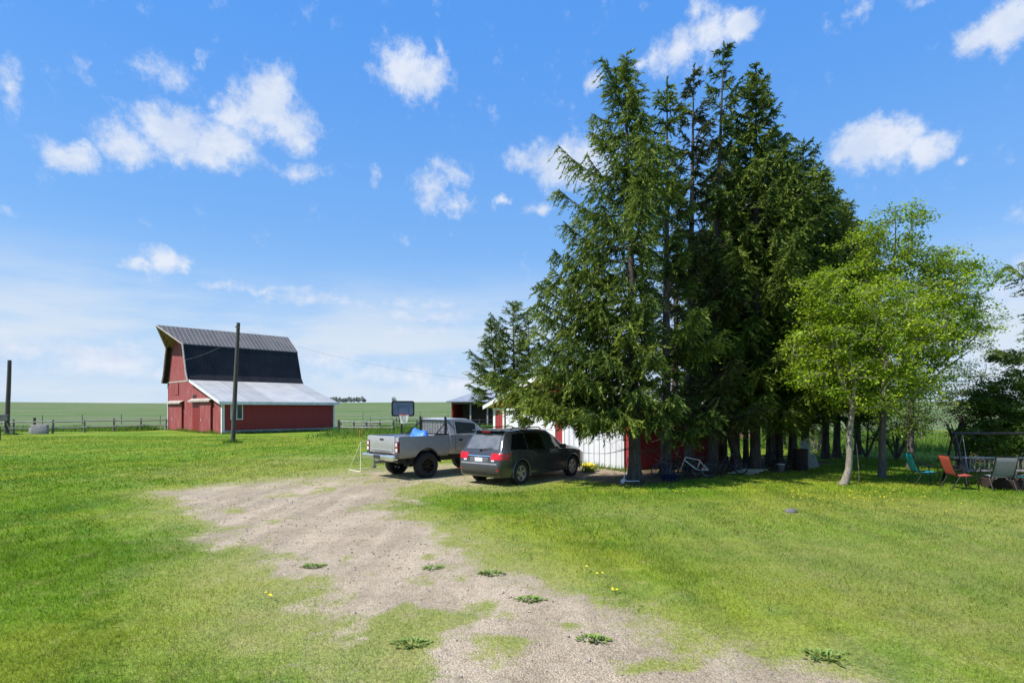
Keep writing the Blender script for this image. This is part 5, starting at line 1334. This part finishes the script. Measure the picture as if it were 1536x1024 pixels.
# the front spruce with its great drooping limbs over the garage
limbs = [(6.5, R(200), 2.3, .10), (6.3, R(186), 2.5, .06), (6.2, R(218), 2.3, .08), (5.9, R(194), 2.9, .0), (5.7, R(182), 3.0, -.02), (5.6, R(208), 3.0, -.05), (5.4, R(232), 2.6, -.1), (5.3, R(190), 3.1, -.08), (5.1, R(214), 3.1, -.12), (5.0, R(178), 3.1, -.12),
         (4.8, R(200), 3.2, -.18), (4.6, R(186), 3.2, -.22), (4.5, R(222), 3.2, -.22), (4.3, R(194), 3.2, -.26), (4.2, R(208), 3.2, -.28), (4.0, R(240), 2.8, -.3), (4.0, R(180), 3.1, -.3), (3.8, R(200), 3.2, -.34), (3.7, R(216), 3.2, -.36),
         (3.6, R(189), 4.0, -0.36), (3.5, R(184), 2.9, -0.34), (3.4, R(198), 4.0, -0.36), (3.4, R(177), 4.5, -0.32), (3.3, R(210), 3.7, -.46), (3.2, R(192), 2.9, -0.34), (3.2, R(181), 4.6, -0.30), (3.1, R(204), 3.9, -0.38), (3.1, R(226), 3.2, -.48), (3.0, R(187), 4.3, -0.32), (2.9, R(174), 2.9, -0.28), (2.9, R(196), 3.9, -0.38), (2.8, R(184), 4.0, -0.32),
         (2.7, R(190), 3.5, -.48), (2.7, R(215), 3.2, -.5), (2.6, R(235), 2.8, -.5), (2.5, R(206), 3.0, -.5), (3.0, R(179), 4.0, -0.34), (3.6, R(228), 3.0, -.42),
         (4.6, R(255), 2.5, -.2), (4.0, R(275), 2.3, -.25), (3.3, R(262), 2.3, -.38), (5.6, R(250), 2.3, .0), (2.7, R(252), 2.4, -.48), (2.5, R(280), 2.0, -.5), (3.0, R(290), 2.2, -.38), (5.1, R(270), 2.2, -.1)]
sp('tallest left spruce with long drooping limbs over the garage door', 952, 18.4, 936, 86, 2.5, 2.6, 170, 1, [(0, .5), (.2, .6), (.36, .72), (.44, 1.0), (.65, .76), (.85, .46), (1, .12)], limbs=limbs + [(3.0, R(232), 2.2, -.6), (2.9, R(242), 2.0, -.65), (3.1, R(222), 2.5, -.58), (2.8, R(212), 2.4, -.6), (3.0, R(205), 2.7, -.55), (2.7, R(225), 1.8, -.7)], floor=lambda p, rg: np.where(p[:, 0] < -1.9, 1.62, 1.15) + .75 * vnoise(p[:, 0] * 3.1, p[:, 1] * 3.1, 8), leaf=.125, wid=.044, sp=.03, droop=.55, light=.06, dead=44, r0=.205, side=(0, .6))
sp('second spruce from the left, slim topped beside the tallest left one', 999, 19.7, 1001, 116, 1.5, 2.0, 130, 2, NARROW, thin=.25, droop=.45, dead=44, limbs=[(2.6, R(255), 2.3, -.35), (2.4, R(290), 2.5, -.35), (3.4, R(270), 2.4, -.2), (2.0, R(275), 2.0, -.35), (5.2, R(275), 2.6, -.1), (4.6, R(300), 2.4, -.1)], light=.03)
sp('third spruce from the left with a thin brownish top', 1034, 20.8, 1041, 99, 1.4, 2.0, 130, 3, NARROW, thin=.25, droop=.4, needle=M_needle_dry, dead=44, limbs=[(2.8, R(275), 2.6, -.3), (2.3, R(300), 2.8, -.28), (3.6, R(285), 2.6, -.15)])
sp('spruce behind the white bicycle with a forked narrow top', 1069, 21.4, 1086, 63, 1.95, 2.2, 150, 4, [(0, 1), (.3, 1.05), (.5, .7), (.65, .36), (.85, .28), (1, .1)], thin=.22, droop=.4, dead=24, limbs=[(2.6, R(285), 2.8, -.25), (3.0, R(305), 2.9, -.25), (13.9, R(15), .9, 1.1), (13.5, R(5), .8, 1.0), (13.6, R(20), 1.0, .9)])
sp('broad dense spruce forming the peak right of the forked top', 1133, 22.0, 1134, 96, 3.2, 2.1, 230, 5, FULL, droop=.4, dead=16, limbs=[(2.6, R(265), 2.6, -.3), (3.0, R(290), 2.8, -.3), (3.6, R(250), 2.6, -.2)])
sp('spruce with a leaning double stem right of the bicycles', 1103, 22.6, 1108, 190, 2.2, 2.4, 110, 6, FULL, dead=14)
sp('spruce behind the broad dense one, half hidden', 1156, 23.2, 1163, 185, 3.0, 2.2, 150, 7, FULL, dead=12)
sp('spruce standing left of the rusty barrel', 1168, 24.4, 1186, 235, 3.0, 2.3, 150, 8, FULL, sp=.036, dead=12)
sp('spruce rising right behind the rusty barrel', 1189, 23.4, 1206, 210, 3.1, 2.3, 150, 9, FULL, dead=14)
sp('spruce beside the leaning lattice panel', 1207, 24.2, 1232, 250, 3.1, 2.4, 150, 10, FULL, dead=14)
sp('left of the two close dark trunks right of the lattice', 1238, 26.6, 1252, 285, 3.1, 2.5, 140, 11, FULL, sp=.036, dead=12, limbs=[(9.2, R(10), 2.4, .35), (8.3, R(-5), 2.6, .3)])
sp('right of the two close dark trunks right of the lattice', 1255, 27.2, 1270, 300, 2.7, 2.6, 130, 12, FULL, sp=.036, dead=12, limbs=[(9.6, R(5), 2.0, .5), (8.2, R(-20), 2.6, .25)])
sp('slender trunk spruce between the leaning stem and the dense one', 1119, 24.0, 1110, 300, 1.6, 3.0, 50, 13, FULL, sp=.04, dead=10, r0=.12)
sp('rear spruce deep in the shelterbelt behind the bicycles', 1012, 23.4, 1018, 260, 1.8, 2.4, 60, 14, FULL, sp=.04, dead=10)
sp('rear spruce in the middle of the shelterbelt', 1085, 24.6, 1075, 260, 1.9, 2.4, 60, 15, FULL, sp=.04, dead=10)
sp('rearmost spruce at the right end of the shelterbelt', 1287, 29.0, 1262, 330, 2.6, 2.6, 110, 16, FULL, sp=.04, dead=10)
# the leaning second stem
ls = MB(); b0 = at_px(1109, 22.3)
ls.tube([(0, 0, -.1), (-.12, 0, .5), (-.34, .05, 1.3), (-.52, .08, 2.3), (-.62, .1, 3.6), (-.60, .1, 5.2)], [.20, .17, .15, .135, .115, .07], 10)
for k in range(12):
    z = 1.6 + k * .3; a = k * 2.4; ls.tube([(-.55, .08, z), (-.55 + .5 * math.cos(a), .08 + .5 * math.sin(a), z - .08), (-.55 + .9 * math.cos(a + .3), .08 + .9 * math.sin(a + .3), z - .1)], [.014, .01, .004], 4, False)
lt = ls.build('dead_trunk', M_bark, None, 60); lt.location = (*b0, 0); tag(lt, 'bare dead stem leaning left out of the spruce row', 'tree trunk')
# young spruces behind the garage
sp('jagged spruce at the left end of the pair behind the garage', 748, 37, 735, 477, 2.1, 2.4, 84, 21, FULL, leaf=.17, wid=.055, sp=.06, droop=.15, light=.04, thin=.12, group='spruces behind the garage')
sp('taller spruce in the pair behind the garage', 772, 38, 769, 452, 2.0, 2.4, 90, 22, [(0, 1), (.4, .9), (.7, .7), (.9, .5), (1, .1)], leaf=.17, wid=.055, sp=.06, droop=.2, light=.05, thin=.12, group='spruces behind the garage')
sp('spruce behind the garage closest to the drooping limbs', 796, 37, 792, 475, 1.9, 2.4, 76, 23, FULL, leaf=.17, wid=.055, sp=.06, droop=.2, light=.03, thin=.15, group='spruces behind the garage')
sp('spruce at the right edge of the photo behind the bush', 1650, 21, 1648, 320, 3.1, 4.6, 60, 24, FULL, droop=.25, sp=.036, group='spruces of the shelterbelt')

def leafy(label, base, trunks, lobes, seed, leaf=.105, per=62, m=None, bark_m=None, name='leafy_tree', cat='tree', group=None, spread=.42, light=0.0, flat=.5, limb_r=.022):
    """trunks: list of (points, radii); lobes: (cx,cy,cz,rx,ry,rz,n) around the base"""
    rg = np.random.default_rng(seed); rd = random.Random(seed)
    t = thing(name, label, cat, (base[0], base[1], 0), 0, group)
    tk = MB(); nodes = []
    for pts, rad in trunks:
        tk.tube(pts, rad, 9)
        for i in range(len(pts) - 1):
            for q in range(4):
                f = q / 4; nodes.append((np.array(pts[i]) * (1 - f) + np.array(pts[i + 1]) * f, rad[i] * (1 - f) + rad[i + 1] * f))
    NP_ = np.array([n[0] for n in nodes]); C = []
    for (cx, cy, cz, rx, ry, rz, n) in lobes:
        v = rg.normal(size=(n, 3)); v /= np.linalg.norm(v, axis=1, keepdims=True); r = rg.uniform(.15, 1.0, n) ** .6 * np.where(rg.random(n) < .22, rg.uniform(1.0, 1.45, n), 1.0)
        C.append(np.stack([cx + v[:, 0] * rx * r, cy + v[:, 1] * ry * r, cz + v[:, 2] * rz * r], -1))
    C = np.concatenate(C); C = C[np.argsort(np.linalg.norm(C - NP_.mean(0), axis=1))]
    P_, T_, S_ = [], [], []
    NL = list(NP_); 
    for c in C:
        na = np.array(NL); dd = np.linalg.norm(na - c, axis=1) + np.maximum(0, na[:, 2] - c[2] + .1) * 1.6
        a = na[int(np.argmin(dd))]; mid = (a + c) / 2 + np.array([rd.uniform(-.12, .12), rd.uniform(-.12, .12), .10 * np.linalg.norm(c - a)])
        q = [a, a * .3 + mid * .7, mid * .45 + c * .55, c]
        ln = np.linalg.norm(c - a); r_ = max(.006, min(limb_r, .006 + .013 * ln))
        tk.tube([tuple(x) for x in q], [r_, r_ * .8, r_ * .6, r_ * .35], 4, False)
        NL += [q[1], q[2], c]
        ns = rd.randint(3, 5); cl = rd.uniform(-.16, .18)
        for s in range(ns):
            an = rd.uniform(0, 6.28); l = spread * rd.uniform(.6, 1.4); e = c + np.array([l * math.cos(an), l * math.sin(an), rd.uniform(-.25, .25) * l])
            tk.tube([tuple(c), tuple(e)], [.005, .003], 3, False)
            k = per // ns; f = rg.uniform(.15, 1.1, k); pp = c + (e - c) * f[:, None] + rg.normal(0, spread * .26, (k, 3)) * np.array([1, 1, .75])
            P_.append(pp); T_.append(np.clip(.45 + cl + .12 * rg.normal(size=k) + light, 0, 1)); S_.append(rg.uniform(.6, 1.25, k) * leaf)
    p = np.concatenate(P_); ti = np.concatenate(T_); s = np.concatenate(S_); n = len(p)
    a = rg.uniform(0, 2 * np.pi, n); d = np.stack([np.cos(a), np.sin(a), rg.normal(-.55, .45, n)], -1); d /= np.linalg.norm(d, axis=1, keepdims=True)
    up = rg.normal(0, flat, (n, 3)); up[:, 2] += 1; sd = np.cross(d, up); sd /= np.linalg.norm(sd, axis=1, keepdims=True) + 1e-9
    V = np.empty((n, 4, 3), np.float32); w = s * .27
    V[:, 0] = p; V[:, 1] = p + d * (s * .45)[:, None] + sd * w[:, None]; V[:, 2] = p + d * s[:, None]; V[:, 3] = p + d * (s * .45)[:, None] - sd * w[:, None]
    tk.build('trunk', bark_m or M_barkpale, t, 60)
    npmesh('crown', V.reshape(-1, 3), np.arange(n * 4).reshape(n, 4), m or M_leaf, t, {'tint': np.repeat(ti, 4)})
    return t
# pale-stemmed leafy trees right of the spruces
A = gp(1268, 726)
def rel(b_, px, Y, py): return (wx(px, Y) - b_[0], Y - b_[1], wz(py, Y))
YA = A[1]
def lobe(b_, px, Y, py, rpx, ry, rpy, n): x, y, z = rel(b_, px, Y, py); s = Y / F; return (x, y, z, rpx * s, ry, rpy * s, n)
leafy('bright green leafy tree with a pale bent trunk', A,
      [([(-.12, 0, -.1), (0.0, 0, .12), (.10, 0, .45), (.13, 0, .9), (.12, 0, 1.5), (.22, 0, 2.3), (.30, .05, 3.1), (.20, .1, 4.2), (.35, .15, 5.2)], [.17, .125, .10, .092, .085, .078, .068, .045, .02]),
       ([(.25, 0, 2.4), (-.2, -.1, 3.2), (-.5, -.2, 4.2), (-.6, -.25, 5.2)], [.06, .05, .035, .015]), ([(.3, .05, 3.0), (.8, 0, 3.8), (1.2, -.1, 4.8)], [.055, .04, .015])],
      [lobe(A, 1252, YA - .2, 450, 38, 1.0, 36, 38), lobe(A, 1226, YA, 510, 36, 1.0, 40, 40), lobe(A, 1285, YA - .2, 490, 48, 1.2, 44, 56), lobe(A, 1330, YA, 445, 42, 1.0, 36, 36), lobe(A, 1255, YA, 560, 50, 1.2, 36, 46), lobe(A, 1325, YA - .2, 540, 46, 1.1, 40, 50), lobe(A, 1208, YA, 560, 24, .6, 26, 16), lobe(A, 1240, YA - .3, 412, 26, .6, 14, 10), lobe(A, 1290, YA, 600, 50, 1.0, 22, 20), lobe(A, 1365, YA - .2, 580, 46, 1.0, 26, 26), lobe(A, 1215, YA, 430, 18, .4, 14, 6), lobe(A, 1375, YA - .3, 490, 44, 1.0, 26, 36)],
      31, group='leafy trees by the fire pit', light=.16)
B = gp(1322, 716); YB = B[1]
leafy('tallest leafy tree with an airy top between two other leafy trees', B,
      [([(0, 0, -.1), (.02, 0, .2), (.03, 0, 1.0), (.05, 0, 2.0), (.10, 0, 3.2), (.25, .05, 4.6), (.4, .1, 6.2), (.55, .1, 8.0), (.55, .1, 9.0)], [.16, .125, .11, .10, .09, .07, .045, .025, .008]),
       ([(.1, 0, 3.0), (.8, -.2, 4.2), (1.7, -.3, 5.4), (2.3, -.3, 6.3)], [.08, .06, .04, .015]), ([(.2, .05, 4.0), (-.4, .1, 5.2), (-.6, .1, 6.6)], [.06, .04, .012]), ([(.06, 0, 2.4), (1.2, .1, 3.2), (2.6, .2, 4.2), (3.4, .2, 4.8)], [.07, .055, .035, .012])],
      [lobe(B, 1345, YB, 345, 40, .9, 34, 26), lobe(B, 1300, YB, 360, 34, .8, 30, 16), lobe(B, 1370, YB, 320, 20, .5, 16, 6), lobe(B, 1320, YB + .3, 410, 44, 1.2, 38, 44), lobe(B, 1385, YB, 400, 44, 1.1, 34, 52), lobe(B, 1420, YB - .3, 440, 44, 1.1, 40, 60), lobe(B, 1365, YB - .4, 465, 54, 1.2, 40, 66), lobe(B, 1400, YB - .3, 515, 50, 1.2, 36, 58), lobe(B, 1448, YB, 480, 32, .9, 40, 34), lobe(B, 1440, YB, 395, 22, .8, 18, 12), lobe(B, 1365, YB, 560, 70, 1.2, 40, 44), lobe(B, 1475, YB, 420, 26, .6, 34, 9), lobe(B, 1335, YB, 625, 44, .9, 26, 9)],
      32, group='leafy trees by the fire pit', bark_m=M_barkgrey, light=.13)
C_ = pY(1366, 22.0); YC = 22.0
leafy('leafy tree with a thin dark trunk behind the teal chair', C_,
      [([(0, 0, -.1), (.0, 0, .6), (.0, 0, 1.8), (.05, 0, 3.2), (.3, 0, 4.8), (.5, 0, 6.5)], [.16, .12, .11, .09, .06, .015]), ([(.03, 0, 2.6), (1.2, 0, 3.8), (2.4, .1, 4.6)], [.06, .045, .015])],
      [lobe(C_, 1400, YC, 490, 70, 1.4, 55, 52), lobe(C_, 1450, YC, 510, 45, 1.0, 46, 20), lobe(C_, 1360, YC, 600, 44, 1.0, 36, 22), lobe(C_, 1375, YC, 636, 34, .8, 20, 20), lobe(C_, 1480, YC, 470, 24, .7, 45, 10), lobe(C_, 1430, YC, 570, 46, 1, 20, 14)],
      33, group='leafy trees by the fire pit', bark_m=M_barkgrey, m=M_leaf, leaf=.09, light=.02)
# dark bushes at the right edge and under the trees
def bush(label, px, Y, lobes, seed, per=60, leaf=.075, m=None, spread=.3, **k):
    b_ = pY(px, Y); st = []
    rd = random.Random(seed)
    for q in range(6):
        a = rd.uniform(0, 6.28); e = rd.uniform(.5, 1.1); st.append(([(0, 0, -.05), (e * .4 * math.cos(a), e * .4 * math.sin(a), .7), (e * math.cos(a), e * math.sin(a), 1.7)], [.05, .04, .02]))
    return leafy(label, b_, st, [lobe(b_, *l) for l in lobes], seed, leaf, per, m or M_leafbush, M_barkgrey, 'bush', 'bush', 'bushes behind the yard', spread, **k)
bush('large dark green bush at the right edge behind the swing', 1520, 20.5, [(1525, 20.5, 610, 56, 1.3, 46, 110), (1550, 20.8, 645, 60, 1.2, 42, 90), (1490, 20.2, 655, 44, 1.0, 32, 70), (1555, 20.5, 570, 40, 1.0, 34, 40), (1492, 20.4, 592, 36, .9, 30, 36), (1510, 20.4, 548, 22, .7, 22, 10)], 41, leaf=.105, per=105, light=.16)
bush('lighter small tree bush on a broken dark stem left of the swing frame', 1444, 22.5, [(1440, 22.5, 620, 26, .7, 26, 36), (1465, 22.5, 595, 30, .8, 24, 26), (1430, 22.3, 600, 24, .6, 20, 16), (1455, 22.4, 560, 24, .6, 30, 10)], 42, light=.10, per=55)
sn = MB().tube([(0, 0, -.1), (0, 0, .5), (-.08, 0, 1.2), (.02, 0, 1.75), (-.05, .02, 2.1)], [.26, .21, .19, .12, .05], 10).build('tree_stump', M_polewood, None, 60); sn.location = (*pY(1443, 22.0), 0); tag(sn, 'thick broken dark trunk behind the swing frame', 'stump')
bush('bushy undergrowth in shade behind the pale trunk', 1300, 27.5, [(1305, 27.5, 645, 40, 1.2, 28, 46), (1285, 27.5, 625, 30, 1, 30, 26)], 43, per=55, light=.1)
bush('low bush between the leafy trunks on the right', 1345, 26, [(1345, 26, 650, 36, 1.0, 26, 40), (1370, 26, 625, 30, .9, 22, 24)], 44, per=55, light=.05)
bush('pale green bush beyond the rusty barrel', 1225, 31, [(1222, 31, 640, 24, 1, 22, 26)], 45, per=50, light=.25, leaf=.09)
bush('pale green bush seen between the spruce trunks in the middle', 1180, 33, [(1178, 33, 640, 30, 1.1, 24, 28), (1140, 33, 636, 24, 1, 16, 14)], 46, per=50, light=.25, leaf=.09)
# windbreak on the horizon and two lone trees
M_far = leaf_mat('hazed_far_foliage', (.20, .23, .21), (.26, .29, .26), (.32, .35, .31), .3)  # distance haze is put into these pale grey-green leaf colours
def far_crowns(spots, name, seed, par=None):
    rg = np.random.default_rng(seed); PP, TT_ = [], []; tk = MB()
    for (x, y, h, r) in spots:
        z = float(terrain(np.array(x), np.array(y))); n = 100
        v = rg.normal(size=(n, 3)); v /= np.linalg.norm(v, axis=1, keepdims=True); v *= rg.uniform(.4, 1, n)[:, None] ** .5
        PP.append(np.stack([x + v[:, 0] * r, y + v[:, 1] * r, z + h * .58 + v[:, 2] * h * .42], -1)); TT_.append(rg.uniform(.1, .9, n)); tk.tube([(x, y, z - .5), (x, y, z + h * .6)], [.35, .15], 6)
    p = np.concatenate(PP); d = rg.normal(size=p.shape); d /= np.linalg.norm(d, axis=1, keepdims=True); n = len(p)
    V = tri_leaves(p, d, np.full(n, 1.5), np.full(n, 1.0), rg)
    return V, np.repeat(np.concatenate(TT_), 3), tk
rg_ = np.random.default_rng(5); spots = []
for k in range(26):
    px = 494 + k * 2.1 + rg_.uniform(-1, 1); Y = 640 + rg_.uniform(-12, 12); spots.append((wx(px, Y), Y, rg_.uniform(4.0, 7.0), rg_.uniform(1.3, 2.2)))
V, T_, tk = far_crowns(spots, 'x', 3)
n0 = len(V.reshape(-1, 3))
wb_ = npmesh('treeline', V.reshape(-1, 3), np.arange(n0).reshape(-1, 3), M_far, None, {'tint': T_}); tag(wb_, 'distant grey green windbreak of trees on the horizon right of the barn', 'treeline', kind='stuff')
for (px, h, lab) in ((591, 6.0, 'lone small tree on the horizon above the basketball hoop'), (482, 6.5, 'lone distant tree on the horizon just right of the barn roof')):
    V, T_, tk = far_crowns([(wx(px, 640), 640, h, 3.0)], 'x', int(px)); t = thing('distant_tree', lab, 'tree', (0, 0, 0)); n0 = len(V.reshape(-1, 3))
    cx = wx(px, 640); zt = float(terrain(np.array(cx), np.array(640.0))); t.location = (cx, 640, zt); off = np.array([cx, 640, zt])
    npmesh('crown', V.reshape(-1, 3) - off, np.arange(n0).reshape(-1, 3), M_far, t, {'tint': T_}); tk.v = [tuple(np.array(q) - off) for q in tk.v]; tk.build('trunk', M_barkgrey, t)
